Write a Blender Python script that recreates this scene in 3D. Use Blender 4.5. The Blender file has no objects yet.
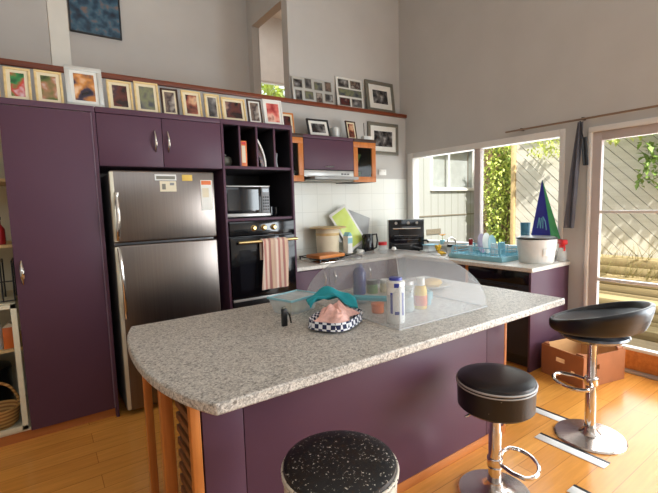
import bpy, bmesh, math, random
from mathutils import Vector, Matrix
random.seed(7)
PI = math.pi
scene = bpy.context.scene
COL = scene.collection

# ------------------------------------------------------------------ materials
def S(r, g, b):
    def f(c):
        c /= 255.0
        return c / 12.92 if c <= 0.04045 else ((c + 0.055) / 1.055) ** 2.4
    return (f(r), f(g), f(b), 1.0)

class NT:
    def __init__(self, name):
        self.m = bpy.data.materials.new(name)
        self.m.use_nodes = True
        self.t = self.m.node_tree
        self.b = self.t.nodes['Principled BSDF']
        self.out = self.t.nodes['Material Output']
    def n(self, kind, **kw):
        nd = self.t.nodes.new(kind)
        for k, v in kw.items():
            if hasattr(nd, k) and not k.startswith('i_'):
                setattr(nd, k, v)
        return nd
    def l(self, a, b): self.t.links.new(a, b)
    def coord(self, scale=(1, 1, 1), rot=(0, 0, 0)):
        tc = self.n('ShaderNodeTexCoord'); mp = self.n('ShaderNodeMapping')
        mp.inputs['Scale'].default_value = scale; mp.inputs['Rotation'].default_value = rot
        self.l(tc.outputs['Object'], mp.inputs['Vector'])
        return mp.outputs['Vector']
    def noise(self, vec, scale, detail=3, rough=.5):
        n = self.n('ShaderNodeTexNoise'); n.inputs['Scale'].default_value = scale
        n.inputs['Detail'].default_value = detail; n.inputs['Roughness'].default_value = rough
        if vec: self.l(vec, n.inputs['Vector'])
        return n.outputs['Fac']
    def ramp(self, fac, stops, interp='LINEAR'):
        r = self.n('ShaderNodeValToRGB'); e = r.color_ramp; e.interpolation = interp
        while len(e.elements) < len(stops): e.elements.new(0.5)
        for i, (p, c) in enumerate(stops): e.elements[i].position = p; e.elements[i].color = c
        self.l(fac, r.inputs['Fac'])
        return r.outputs['Color']
    def mix(self, fac, a, b, mode='MIX'):
        x = self.n('ShaderNodeMix'); x.data_type = 'RGBA'; x.blend_type = mode
        for sock, v in ((x.inputs['Factor'], fac), (x.inputs[6], a), (x.inputs[7], b)):
            if isinstance(v, (int, float)): sock.default_value = v
            elif isinstance(v, tuple): sock.default_value = v
            else: self.l(v, sock)
        return x.outputs[2]
    def bump(self, h, strength=.2, dist=.01):
        b = self.n('ShaderNodeBump'); b.inputs['Strength'].default_value = strength
        b.inputs['Distance'].default_value = dist
        self.l(h, b.inputs['Height']); self.l(b.outputs['Normal'], self.b.inputs['Normal'])
    def color(self, c):
        if isinstance(c, tuple): self.b.inputs['Base Color'].default_value = c
        else: self.l(c, self.b.inputs['Base Color'])
    def set(self, rough=.5, metal=0, spec=.5, coat=0):
        self.b.inputs['Roughness'].default_value = rough; self.b.inputs['Metallic'].default_value = metal
        self.b.inputs['Specular IOR Level'].default_value = spec
        self.b.inputs['Coat Weight'].default_value = coat
        return self

def scale_c(c, k): return (min(1, c[0] * k), min(1, c[1] * k), min(1, c[2] * k), 1)

def plain(name, c, rough=.5, metal=0, var=.08, scale=9, bump=0, spec=.5, coat=0):
    """paint or plastic with a faint procedural mottle"""
    t = NT(name); v = t.coord()
    f = t.noise(v, scale)
    t.color(t.ramp(f, [(.3, scale_c(c, 1 - var)), (.7, scale_c(c, 1 + var))]))
    if bump: t.bump(t.noise(v, scale * 12), bump, .003)
    t.set(rough, metal, spec, coat)
    return t.m

def wood(name, c1, c2, rough=.4, axis='z', scale=4, coat=0):
    t = NT(name)
    sc = {'x': (.25, 4, 4), 'y': (4, .25, 4), 'z': (4, 4, .25)}[axis]
    v = t.coord(tuple(s * scale for s in sc))
    f = t.noise(v, 1.6, 5, .6)
    t.color(t.ramp(f, [(.25, c1), (.75, c2)])); t.bump(f, .05, .003); t.set(rough, 0, .4, coat)
    return t.m

def speckle(name, lift=0):
    t = NT(name); v = t.coord()
    vo = t.n('ShaderNodeTexVoronoi'); vo.inputs['Scale'].default_value = 200; t.l(v, vo.inputs['Vector'])
    sep = t.n('ShaderNodeSeparateColor'); t.l(vo.outputs['Color'], sep.inputs['Color'])
    c1 = t.ramp(sep.outputs['Red'], [(0, S(52, 48, 46)), (.16, S(116, 109, 102)), (.36, S(174, 166, 156)),
                                    (.62, S(204, 198, 188)), (.86, S(226, 221, 212))], 'CONSTANT')
    vo2 = t.n('ShaderNodeTexVoronoi'); vo2.inputs['Scale'].default_value = 85; t.l(v, vo2.inputs['Vector'])
    sep2 = t.n('ShaderNodeSeparateColor'); t.l(vo2.outputs['Color'], sep2.inputs['Color'])
    c2 = t.ramp(sep2.outputs['Green'], [(0, S(120, 112, 104)), (.2, S(196, 188, 178)), (1, S(206, 200, 191))], 'CONSTANT')
    t.color(t.mix(lift, t.mix(.45, c1, c2), S(232, 229, 220))); t.set(.42, 0, .35)
    return t.m

def floor_mat(name):
    t = NT(name); v = t.coord()
    br = t.n('ShaderNodeTexBrick'); t.l(v, br.inputs['Vector'])
    br.offset = .37; br.inputs['Scale'].default_value = 1
    br.inputs['Brick Width'].default_value = 1.9; br.inputs['Row Height'].default_value = .135
    br.inputs['Mortar Size'].default_value = .0022; br.inputs['Mortar Smooth'].default_value = .4; br.inputs['Bias'].default_value = 0
    br.inputs['Color1'].default_value = S(224, 154, 72); br.inputs['Color2'].default_value = S(238, 170, 84)
    br.inputs['Mortar'].default_value = S(186, 118, 52)
    g = t.noise(t.coord((1.2, 14, 1)), 3, 5, .6)
    gr = t.ramp(g, [(.25, S(214, 200, 180)), (.75, S(255, 250, 240))])
    t.color(t.mix(.7, br.outputs['Color'], gr, 'MULTIPLY'))
    t.bump(br.outputs['Fac'], -.15, .002)
    t.set(.22, 0, .5)
    return t.m

def tile_mat(name):
    t = NT(name); tc = t.n('ShaderNodeTexCoord'); mp = t.n('ShaderNodeMapping')
    mp.inputs['Rotation'].default_value = (PI / 2, 0, 0); t.l(tc.outputs['Object'], mp.inputs['Vector'])
    br = t.n('ShaderNodeTexBrick'); t.l(mp.outputs['Vector'], br.inputs['Vector']); br.offset = 0
    br.inputs['Scale'].default_value = 1; br.inputs['Brick Width'].default_value = .2; br.inputs['Row Height'].default_value = .2
    br.inputs['Mortar Size'].default_value = .003; br.inputs['Color1'].default_value = S(226, 226, 216)
    br.inputs['Color2'].default_value = S(231, 231, 222); br.inputs['Mortar'].default_value = S(212, 212, 202)
    t.color(br.outputs['Color']); t.bump(br.outputs['Fac'], -.2, .002); t.set(.22)
    return t.m

def steel(name, c=S(178, 170, 166), rough=.3):
    t = NT(name); v = t.coord((60, 60, .6))
    f = t.noise(v, 2, 3)
    t.color(t.ramp(f, [(.3, scale_c(c, .9)), (.7, scale_c(c, 1.06))])); t.bump(f, .04, .001)
    t.set(rough, 1)
    return t.m

def glass(name, tint=(1, 1, 1, 1), refl=.08, rough=.02):
    t = NT(name); t.t.nodes.remove(t.b)
    tr = t.n('ShaderNodeBsdfTransparent'); tr.inputs['Color'].default_value = tint
    gl = t.n('ShaderNodeBsdfGlossy'); gl.inputs['Roughness'].default_value = rough
    fr = t.n('ShaderNodeFresnel'); fr.inputs['IOR'].default_value = 1.45
    ns = t.noise(t.coord(), 3)
    ad = t.n('ShaderNodeMath', operation='MULTIPLY_ADD'); ad.inputs[1].default_value = .01; t.l(ns, ad.inputs[0])
    t.l(fr.outputs['Fac'], ad.inputs[2])
    ge = t.n('ShaderNodeNewGeometry'); iv = t.n('ShaderNodeMath', operation='SUBTRACT'); iv.inputs[0].default_value = 1; t.l(ge.outputs['Backfacing'], iv.inputs[1])
    mu = t.n('ShaderNodeMath', operation='MULTIPLY'); t.l(ad.outputs[0], mu.inputs[0]); t.l(iv.outputs[0], mu.inputs[1])
    mx = t.n('ShaderNodeMixShader'); t.l(mu.outputs[0], mx.inputs[0]); t.l(tr.outputs[0], mx.inputs[1]); t.l(gl.outputs[0], mx.inputs[2])
    t.l(mx.outputs[0], t.out.inputs['Surface'])
    return t.m

def veil(name, c, alpha, scale=500):
    """fine woven mesh / clear plastic: partly lets light through"""
    t = NT(name); t.color(c); t.set(.5)
    v = t.coord()
    f = t.noise(v, scale, 2)
    r = t.ramp(f, [(.3, (alpha - .08,) * 3 + (1,)), (.7, (alpha + .08,) * 3 + (1,))])
    t.l(r, t.b.inputs['Alpha'])
    return t.m

def stripes(name, cols, axis, width, rough=.8, bump=0):
    t = NT(name); tc = t.n('ShaderNodeTexCoord'); sp = t.n('ShaderNodeSeparateXYZ'); t.l(tc.outputs['Object'], sp.inputs[0])
    m = t.n('ShaderNodeMath', operation='DIVIDE'); t.l(sp.outputs['XYZ'.index(axis)], m.inputs[0]); m.inputs[1].default_value = width * len(cols)
    fr = t.n('ShaderNodeMath', operation='FRACT'); t.l(m.outputs[0], fr.inputs[0])
    t.color(t.ramp(fr.outputs[0], [(i / len(cols), c) for i, c in enumerate(cols)], 'CONSTANT')); t.set(rough)
    if bump: t.bump(t.noise(t.coord(), 120), bump, .002)
    return t.m

def gingham(name, c1, c2, size):
    t = NT(name); ck = t.n('ShaderNodeTexChecker'); t.l(t.coord(), ck.inputs['Vector'])
    ck.inputs['Scale'].default_value = 1 / size; ck.inputs['Color1'].default_value = c1; ck.inputs['Color2'].default_value = c2
    t.color(ck.outputs['Color']); t.set(.8)
    return t.m

def photo_mat(name, cols, scale=26, seed=0):
    t = NT(name); tc = t.n('ShaderNodeTexCoord'); mp = t.n('ShaderNodeMapping')
    mp.inputs['Location'].default_value = (seed * 3.1, seed * 1.7, seed * .9); t.l(tc.outputs['Object'], mp.inputs['Vector'])
    f = t.noise(mp.outputs['Vector'], scale, 2, .4)
    n = len(cols)
    t.color(t.ramp(f, [(.28 + .44 * i / (n - 1), c) for i, c in enumerate(cols)])); t.set(.25)
    return t.m

def worn(name, base, chip, amount, scale=90, rough=.35):
    """black vinyl with pale chips of wear"""
    t = NT(name); v = t.coord()
    f = t.noise(v, scale, 4, .7)
    k = t.ramp(f, [(amount, (0, 0, 0, 1)), (amount + .03, (1, 1, 1, 1))])
    t.color(t.mix(k, base, chip)); t.bump(t.noise(v, scale * 1.6, 3), .25, .002); t.set(rough)
    return t.m

M = {}
M['paint'] = plain('paint_warm_white', S(193, 190, 185), .85, var=.03, scale=3, spec=.25)
M['post_paint'] = plain('pale_post_paint', S(208, 202, 190), .7, var=.03)
M['white'] = plain('white_gloss_paint', S(226, 222, 216), .4, var=.03)
M['trimgrey'] = plain('mauve_grey_paint', S(186, 174, 170), .5, var=.03)
M['jarrah'] = wood('red_brown_timber', S(104, 48, 26), S(142, 70, 38), .4, 'x')
M['purple'] = plain('purple_laminate', S(86, 57, 72), .45, var=.04, scale=2, spec=.25)
M['purple_edge'] = plain('purple_edge_strip', S(122, 100, 116), .4, var=.04)
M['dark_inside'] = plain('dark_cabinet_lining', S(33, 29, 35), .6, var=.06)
M['melamine'] = plain('cream_melamine', S(214, 205, 178), .5, var=.04)
M['rail'] = plain('aged_rail_bronze', S(128, 104, 84), .5)
M['kick'] = wood('orange_kick_board', S(168, 96, 44), S(196, 122, 62), .45, 'x')
M['orange_wood'] = wood('orange_oiled_timber', S(176, 98, 42), S(214, 136, 66), .4, 'z')
M['brown_slat'] = wood('brown_timber_slats', S(104, 64, 34), S(138, 88, 50), .5, 'y')
M['orange_wood_h'] = wood('orange_oiled_timber_flat', S(176, 98, 42), S(214, 136, 66), .4, 'x')
M['pale_wood'] = wood('pale_timber', S(198, 166, 112), S(222, 194, 142), .5, 'x')
M['gold_wood'] = wood('gilt_pale_timber', S(204, 172, 112), S(230, 204, 150), .45, 'x')
M['dark_wood'] = wood('dark_stained_timber', S(44, 28, 20), S(70, 46, 32), .45, 'x')
M['speckle'] = speckle('speckled_granite_laminate', .12)
M['speckle_lit'] = speckle('speckled_laminate_lit', .6)  # same speckle lifted toward white, window glare put into the colour
M['floor'] = floor_mat('honey_floor_boards')
M['tile'] = tile_mat('white_square_tiles')
M['steel'] = steel('brushed_stainless', S(120, 111, 105), .3)
M['pale_edge'] = plain('pale_silver_edge', S(206, 198, 176), .35, .3)
M['bright_steel'] = steel('polished_steel', S(214, 208, 200), .16)
M['chrome'] = plain('chrome', S(214, 208, 204), .1, 1, .02)
M['worn_chrome'] = worn('pitted_chrome', S(190, 180, 172), S(110, 98, 90), .64, 40, .2)
M['worn_chrome'].node_tree.nodes['Principled BSDF'].inputs['Metallic'].default_value = .9
M['brass'] = plain('pale_brass', S(196, 172, 120), .38, 1, .04)
M['black'] = plain('black_plastic', S(20, 20, 22), .35, var=.15)
M['black_gloss'] = plain('black_enamel', S(14, 14, 18), .1, var=.1)
M['black_glass'] = plain('dark_door_glass', S(24, 25, 30), .06, var=.1)
M['shell'] = plain('glossy_grey_shell', S(84, 86, 94), .16, .2)
M['vinyl'] = plain('black_vinyl', S(24, 24, 28), .34, var=.15, scale=30, bump=.08)
M['vinyl_worn'] = worn('worn_black_vinyl', S(22, 22, 24), S(196, 190, 178), .62, 100, .4)
M['vinyl_edge'] = worn('frayed_vinyl_edge', S(206, 196, 180), S(40, 36, 34), .56, 70, .6)
M['scuffed'] = worn('scuffed_black_vinyl', S(22, 22, 25), S(150, 146, 142), .72, 45, .35)
M['grey_plastic'] = plain('grey_plastic', S(128, 128, 130), .4)
M['silver_plastic'] = plain('silver_plastic', S(178, 176, 172), .35, .4)
M['white_plastic'] = plain('white_plastic', S(232, 230, 224), .35)
M['off_white'] = plain('cream_card', S(226, 214, 186), .7)
M['paper'] = plain('white_paper', S(236, 234, 226), .8)
M['yellow_paper'] = plain('yellow_paper', S(226, 190, 96), .8)
M['orange'] = plain('orange_print', S(222, 112, 44), .5)
M['red'] = plain('red_plastic', S(206, 34, 40), .35)
M['blue'] = plain('royal_blue_plastic', S(52, 62, 150), .35)
M['navy'] = plain('dark_blue_bottle_plastic', S(46, 56, 112), .3)
M['teal'] = plain('teal_cloth', S(40, 158, 170), .85, bump=.3, scale=20)
M['teal_plastic'] = plain('teal_plastic', S(146, 198, 210), .35)
M['aqua'] = veil('aqua_clear_plastic', S(140, 205, 225), .7, 20)
M['clear'] = veil('clear_plastic', S(225, 232, 232), .42, 12)
M['jarglass'] = glass('jar_glass', (.88, .93, .92, 1))
M['pane'] = glass('window_glass', (.97, .98, .98, 1))
M['cabglass'] = glass('cabinet_glass', (.78, .9, .85, 1))
M['dome'] = veil('food_cover_net', S(200, 200, 200), .32, 900)
M['dome_edge'] = veil('food_cover_binding', S(215, 215, 213), .45, 900)
M['yellow'] = plain('yellow_label', S(232, 190, 50), .5)
M['green_label'] = plain('green_print', S(86, 120, 66), .5)
M['lime'] = photo_mat('lime_green_glass', [S(190, 214, 90), S(214, 232, 120), S(226, 240, 160)], 5)
M['grey_glass'] = plain('grey_tray', S(150, 150, 148), .3)
M['bread'] = plain('golden_crust', S(222, 186, 112), .8, var=.2, scale=30, bump=.3)
M['pink'] = plain('pink_tissue', S(246, 190, 178), .85, var=.2, scale=38, bump=.4)
M['check'] = gingham('blue_white_check', S(236, 236, 240), S(34, 42, 78), .02)
M['towel'] = stripes('striped_tea_towel', [S(204, 168, 150), S(226, 206, 188), S(190, 132, 122), S(220, 196, 176), S(178, 124, 116), S(214, 186, 160)], 'X', .022, .9, .3)
M['cardboard'] = plain('brown_printed_cardboard', S(172, 108, 66), .8, var=.06)
M['card_in'] = plain('plain_cardboard', S(214, 166, 112), .85, var=.05)
M['wicker'] = stripes('wicker', [S(206, 160, 92), S(158, 108, 54)], 'Z', .012, .75)
M['kite_blue'] = plain('blue_sail_fabric', S(52, 54, 160), .45, var=.12, scale=6)
M['kite_green'] = plain('green_sail_fabric', S(60, 150, 90), .45, var=.1)
M['kite_print'] = plain('pale_teal_print', S(120, 180, 200), .5)
M['charcoal'] = plain('charcoal_cloth', S(92, 92, 100), .8, bump=.2)
M['pewter'] = plain('pewter_grey', S(120, 116, 104), .4, .3, .08)
M['silver_frame'] = plain('silver_leaf', S(200, 200, 194), .35, .3, .08)
M['mount'] = plain('ivory_mount_card', S(222, 208, 176), .8)
M['mount_white'] = plain('white_mount_card', S(224, 222, 214), .8)
M['tree'] = plain('leaf_green', S(130, 158, 66), .6, var=.45, scale=5)
M['tree_light'] = plain('leaf_yellow_green', S(208, 218, 112), .6, var=.3, scale=5)
M['straw'] = plain('dry_straw', S(170, 158, 104), .8, var=.35, scale=8)
M['bark'] = plain('bark', S(96, 76, 56), .9, var=.2, scale=20)
M['cream_board'] = stripes('cream_wall_boards', [S(160, 160, 152)] * 9 + [S(138, 136, 126)], 'X', .02, .8)
M['grey_timber'] = wood('weathered_timber', S(206, 198, 180), S(230, 224, 208), .9, 'y', 2)
M['fence_gap'] = plain('shaded_fence_backing', S(120, 110, 92), .95)
M['brown_board'] = stripes('brown_fence_boards', [S(132, 104, 74)] * 11 + [S(74, 56, 40)], 'Y', .012, .9)
M['sleeper'] = wood('sleeper_timber', S(150, 128, 88), S(196, 176, 130), .9, 'y', 2)
M['soil'] = plain('leaf_litter', S(120, 104, 72), .95, var=.35, scale=14, bump=.5)
M['deck'] = wood('outdoor_deck', S(150, 130, 100), S(180, 160, 128), .8, 'y', 2)
M['purple_bowl'] = plain('lilac_glaze', S(150, 140, 176), .3)
M['apple'] = plain('red_apple_skin', S(160, 30, 34), .3)
M['petal'] = plain('orange_petals', S(240, 160, 40), .6)
PH = {
 'a': [S(24, 60, 40), S(52, 130, 70), S(190, 60, 50), S(226, 226, 230)],
 'b': [S(40, 48, 26), S(90, 104, 50), S(170, 120, 90), S(220, 214, 210)],
 'c': [S(24, 20, 26), S(60, 50, 70), S(200, 130, 60), S(230, 190, 150)],
 'd': [S(40, 18, 18), S(90, 40, 34), S(60, 40, 50), S(180, 140, 120)],
 'e': [S(50, 54, 62), S(96, 98, 94), S(122, 124, 92), S(70, 72, 80)],
 'f': [S(60, 30, 26), S(150, 80, 60), S(214, 170, 130), S(90, 70, 110)],
 'g': [S(70, 60, 56), S(130, 110, 96), S(60, 46, 46), S(170, 160, 150)],
 'h': [S(150, 40, 44), S(214, 110, 100), S(230, 180, 160), S(120, 30, 40)],
 'k': [S(22, 22, 24), S(44, 42, 44), S(110, 106, 104), S(180, 178, 176)],
 'l': [S(16, 30, 48), S(30, 62, 84), S(60, 96, 116), S(120, 100, 90)],
}
for k, v in PH.items(): M['photo_' + k] = photo_mat('photo_print_' + k, v, 13, ord(k) - 96)

# ------------------------------------------------------------------ mesh building
class MB:
    def __init__(self, off=(0, 0, 0)):
        self.bm = bmesh.new(); self.off = Vector(off)
    def _tag(self, faces, mi):
        for f in faces: f.material_index = mi
    def box(self, x0, x1, y0, y1, z0, z1, bev=0, mi=0, rz=0, seg=2):
        bm = self.bm
        c = Vector(((x0 + x1) / 2, (y0 + y1) / 2, (z0 + z1) / 2)) - self.off
        r = bmesh.ops.create_cube(bm, size=1)
        vs = r['verts']
        mat = Matrix.Translation(c) @ Matrix.Rotation(rz, 4, 'Z') @ Matrix.Diagonal((abs(x1 - x0), abs(y1 - y0), abs(z1 - z0), 1))
        bmesh.ops.transform(bm, matrix=mat, verts=vs)
        fs = {f for v in vs for f in v.link_faces}
        self._tag(fs, mi)
        if bev > 0:
            es = list({e for v in vs for e in v.link_edges})
            rr = bmesh.ops.bevel(bm, geom=es, offset=bev, segments=seg, profile=.5, affect='EDGES', clamp_overlap=True)
            self._tag([f for f in rr['faces']], mi)
        return self
    def prism(self, poly, z0, z1, mi=0):
        """extrude an xy polygon upward"""
        bm = self.bm; o = self.off
        a = [bm.verts.new((x - o.x, y - o.y, z0 - o.z)) for x, y in poly]
        b = [bm.verts.new((x - o.x, y - o.y, z1 - o.z)) for x, y in poly]
        n = len(poly)
        fs = [bm.faces.new(a[::-1]), bm.faces.new(b)]
        for i in range(n): fs.append(bm.faces.new((a[i], a[(i + 1) % n], b[(i + 1) % n], b[i])))
        self._tag(fs, mi)
        return self
    def prism_ax(self, poly, ax, a0, a1, mi=0):
        """extrude a polygon of the two other axes along axis ax ('x': (y,z) polygon, 'y': (x,z))"""
        bm = self.bm; o = self.off
        def P(u, v, w):
            p = Vector((w, u, v)) if ax == 'x' else Vector((u, w, v))
            return bm.verts.new(p - o)
        a = [P(u, v, a0) for u, v in poly]; b = [P(u, v, a1) for u, v in poly]; n = len(poly)
        fs = [bm.faces.new(a), bm.faces.new(b[::-1])]
        for i in range(n): fs.append(bm.faces.new((a[(i + 1) % n], a[i], b[i], b[(i + 1) % n])))
        self._tag(fs, mi)
        return self
    def lathe(self, prof, c=(0, 0, 0), n=32, mi=0, cap0=True, cap1=True, sx=1, sy=1):
        bm = self.bm; o = self.off; c = Vector(c) - o
        rings = []
        fs = []
        for r, z in prof:
            if r < 1e-6: rings.append([bm.verts.new((c.x, c.y, c.z + z))])
            else: rings.append([bm.verts.new((c.x + sx * r * math.cos(2 * PI * i / n), c.y + sy * r * math.sin(2 * PI * i / n), c.z + z)) for i in range(n)])
        for a, b in zip(rings, rings[1:]):
            for i in range(n):
                j = (i + 1) % n
                if len(a) == 1 and len(b) == 1: continue
                if len(a) == 1: fs.append(bm.faces.new((a[0], b[j], b[i])))
                elif len(b) == 1: fs.append(bm.faces.new((a[i], a[j], b[0])))
                else: fs.append(bm.faces.new((a[i], a[j], b[j], b[i])))
        if cap0 and len(rings[0]) > 1: fs.append(bm.faces.new(rings[0][::-1]))
        if cap1 and len(rings[-1]) > 1: fs.append(bm.faces.new(rings[-1]))
        self._tag(fs, mi)
        return self
    def tube(self, pts, r, n=10, closed=False, mi=0, caps=True):
        bm = self.bm; P = [Vector(p) - self.off for p in pts]; N = len(P)
        rs = r if isinstance(r, (list, tuple)) else [r] * N
        rings = []; up = None
        for i in range(N):
            if closed: t = P[(i + 1) % N] - P[i - 1]
            else: t = P[min(i + 1, N - 1)] - P[max(i - 1, 0)]
            t.normalize()
            if up is None:
                up = Vector((0, 0, 1)) if abs(t.z) < .9 else Vector((1, 0, 0))
            s = t.cross(up); s.normalize(); up = s.cross(t); up.normalize()
            rings.append([bm.verts.new(P[i] + rs[i] * (s * math.cos(2 * PI * k / n) + up * math.sin(2 * PI * k / n))) for k in range(n)])
        fs = []
        pairs = list(zip(rings, rings[1:])) + ([(rings[-1], rings[0])] if closed else [])
        for a, b in pairs:
            for k in range(n):
                j = (k + 1) % n
                fs.append(bm.faces.new((a[k], a[j], b[j], b[k])))
        if caps and not closed: fs += [bm.faces.new(rings[0][::-1]), bm.faces.new(rings[-1])]
        self._tag(fs, mi)
        return self
    def sheet(self, fn, nu, nv, th=0.0, mi=0):
        """surface fn(u,v)->xyz; th>0 gives it thickness along the normal"""
        bm = self.bm; o = self.off
        G = [[Vector(fn(i / nu, j / nv)) - o for j in range(nv + 1)] for i in range(nu + 1)]
        def nrm(i, j):
            a = G[min(i + 1, nu)][j] - G[max(i - 1, 0)][j]; b = G[i][min(j + 1, nv)] - G[i][max(j - 1, 0)]
            c = a.cross(b); return c.normalized() if c.length > 1e-9 else Vector((0, 0, 1))
        A = [[bm.verts.new(G[i][j]) for j in range(nv + 1)] for i in range(nu + 1)]
        fs = []
        for i in range(nu):
            for j in range(nv): fs.append(bm.faces.new((A[i][j], A[i + 1][j], A[i + 1][j + 1], A[i][j + 1])))
        if th:
            B = [[bm.verts.new(G[i][j] - th * nrm(i, j)) for j in range(nv + 1)] for i in range(nu + 1)]
            for i in range(nu):
                for j in range(nv): fs.append(bm.faces.new((B[i][j], B[i][j + 1], B[i + 1][j + 1], B[i + 1][j])))
            for i in range(nu):
                fs.append(bm.faces.new((A[i + 1][0], A[i][0], B[i][0], B[i + 1][0]))); fs.append(bm.faces.new((A[i][nv], A[i + 1][nv], B[i + 1][nv], B[i][nv])))
            for j in range(nv):
                fs.append(bm.faces.new((A[0][j], A[0][j + 1], B[0][j + 1], B[0][j]))); fs.append(bm.faces.new((A[nu][j + 1], A[nu][j], B[nu][j], B[nu][j + 1])))
        self._tag(fs, mi)
        return self
    def xform(self, m):
        bmesh.ops.transform(self.bm, matrix=m, verts=self.bm.verts[:]); return self
    def build(self, name, mats, parent=None, loc=None, rot=None, recalc=True):
        bm = self.bm
        if recalc: bmesh.ops.recalc_face_normals(bm, faces=bm.faces[:])
        for f in bm.faces: f.smooth = True
        for e in bm.edges:
            if len(e.link_faces) != 2 or e.calc_face_angle(0) > .6: e.smooth = False
        me = bpy.data.meshes.new(name); bm.to_mesh(me); bm.free()
        for m in (mats if isinstance(mats, (list, tuple)) else [mats]): me.materials.append(m)
        o = bpy.data.objects.new(name, me); COL.objects.link(o)
        if parent is not None: o.parent = parent
        elif loc is None: o.location = self.off
        if loc is not None: o.location = loc
        if rot is not None: o.rotation_euler = rot
        return o

def tag(o, label=None, cat=None, group=None, kind=None):
    for k, v in (('label', label), ('category', cat), ('group', group), ('kind', kind)):
        if v: o[k] = v
    return o
def thing(name, label, cat, loc=(0, 0, 0), rot=(0, 0, 0), group=None, kind=None):
    o = bpy.data.objects.new(name, None); COL.objects.link(o); o.location = loc; o.rotation_euler = rot
    o.empty_display_size = .05
    return tag(o, label, cat, group, kind)
def children(o): return [c for c in bpy.data.objects if c.parent == o]
def copy_tree(o, parent=None):
    c = o.copy(); COL.objects.link(c); c.parent = parent
    for ch in children(o): copy_tree(ch, c)
    return c

# ------------------------------------------------------------------ the setting
CEIL = 4.6
def struct(mb, name, mat, label, cat): return tag(mb.build(name, mat), label, cat, kind='structure')
XL, YF = -6.3, -6.6
struct(MB().box(XL, 0, YF, 0, -.12, 0), 'floor', M['floor'], 'honey coloured timber board floor', 'floor')
# back wall under the ledge, and the upper wall at its right
struct(MB().box(XL, .0, 0, .1, 0, 2.555), 'wall_back', M['paint'], 'lower back wall behind the kitchen cabinets', 'wall')
struct(MB().box(-1.64, .0, .1, .2, 2.4, CEIL), 'wall_back_upper', M['paint'], 'pale wall above the right half of the timber ledge', 'wall')
struct(MB().box(XL, 0, -.028, .115, 2.555, 2.597, .004), 'trim_1', M['jarrah'], 'red-brown timber ledge cap running along the back wall', 'ledge')
struct(MB().box(XL, -1.6, .1, 2.7, 2.35, 2.5), 'floor_loft', M['floor'], 'loft floor behind the ledge', 'floor')
struct(MB().box(XL, -1.6, 1.1, 1.2, 2.5, CEIL), 'wall_loft', M['paint'], 'far wall of the loft passage behind the ledge', 'wall')
b = MB()
b.box(-1.64, -1.54, .22, 1.1, 3.69, CEIL); b.box(-1.64, -1.54, .98, 1.1, 2.5, 3.69); b.box(-1.64, -1.54, .2, .22, 2.5, CEIL)
struct(b, 'wall_loft_right', M['paint'], 'end wall of the loft passage with a doorway', 'wall')
# bright room beyond the doorway
b = MB()
b.box(-1.64, .2, 2.5, 2.6, 2.5, 2.62); b.box(-1.64, -.95, 2.5, 2.6, 2.62, 3.56); b.box(-.2, .2, 2.5, 2.6, 2.62, 3.56); b.box(-1.64, .2, 2.5, 2.6, 3.56, CEIL)
struct(b, 'wall_far_room', M['white'], 'white wall of the bright room seen through the upper doorway', 'wall')
struct(MB().box(-.0, .1, .2, 2.6, 2.4, CEIL), 'wall_far_room_right', M['white'], 'side wall of the bright upper room', 'wall')
struct(MB().box(-1.6, .1, .2, 2.6, 2.35, 2.5), 'floor_far_room', M['floor'], 'floor of the bright upper room', 'floor')
w = thing('window_3', 'white framed window with green leaves beyond the upper doorway', 'window', (-.575, 2.55, 2.62), kind='structure')
b = MB(w.location)
b.box(-.95, -.2, 2.51, 2.57, 2.62, 2.65); b.box(-.95, -.2, 2.51, 2.57, 3.53, 3.56); b.box(-.95, -.92, 2.51, 2.57, 2.65, 3.53); b.box(-.23, -.2, 2.51, 2.57, 2.65, 3.53)
b.build('window_frame', M['white'], w)
MB(w.location).box(-.92, -.23, 2.54, 2.545, 2.65, 3.53).build('window_pane', M['pane'], w)
struct(MB().box(-3.792, -3.664, -.02, .1, 2.597, CEIL), 'column_loft', M['post_paint'], 'pale square post standing on the ledge', 'post')
# window wall
b = MB()
b.box(0, .12, -3.55, -3.25, 0, CEIL); b.box(0, .12, YF, -6.2, 0, CEIL); b.box(0, .12, -6.2, -3.55, 0, .25); b.box(0, .12, -6.2, -3.55, 2.15, CEIL); b.box(0, .12, -3.25, -2.2, 2.06, CEIL); b.box(0, .12, -2.2, -2.0, 0, CEIL)  # unseen opening at the rear end added for the side fill
b.box(0, .12, -2.0, -.04, 0, .965); b.box(0, .12, -2.0, -.04, 2.1, CEIL); b.box(0, .12, -.04, .1, 0, CEIL)
struct(b, 'wall_right', M['paint'], 'grey-white wall with the window and the glass door', 'wall')
b = MB(); b.box(XL - .1, XL, YF, 2.7, 0, CEIL)
struct(b, 'wall_left', M['paint'], 'left wall of the room', 'wall')
b = MB(); b.box(XL, .12, YF - .1, YF, 0, 3.0); b.box(XL, .12, YF - .1, YF, 4.2, CEIL); b.box(XL, -5.5, YF - .1, YF, 3.0, 4.2); b.box(-.5, .12, YF - .1, YF, 3.0, 4.2)  # high rear opening added so fill reaches the upper walls
struct(b, 'wall_front', M['paint'], 'wall behind the viewer with a high opening added to admit fill light', 'wall')
struct(MB().box(XL - .1, .3, YF - 1.5, 2.7, CEIL, CEIL + .1), 'ceiling', M['white'], 'high white ceiling', 'ceiling')  # extended past the rear wall as an added eave to block sun
struct(MB().box(-2.085, -.0, -.006, .0, .9, 1.78), 'trim_2', M['tile'], 'white tiled splashback behind the cooking bench', 'splashback')
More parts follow.
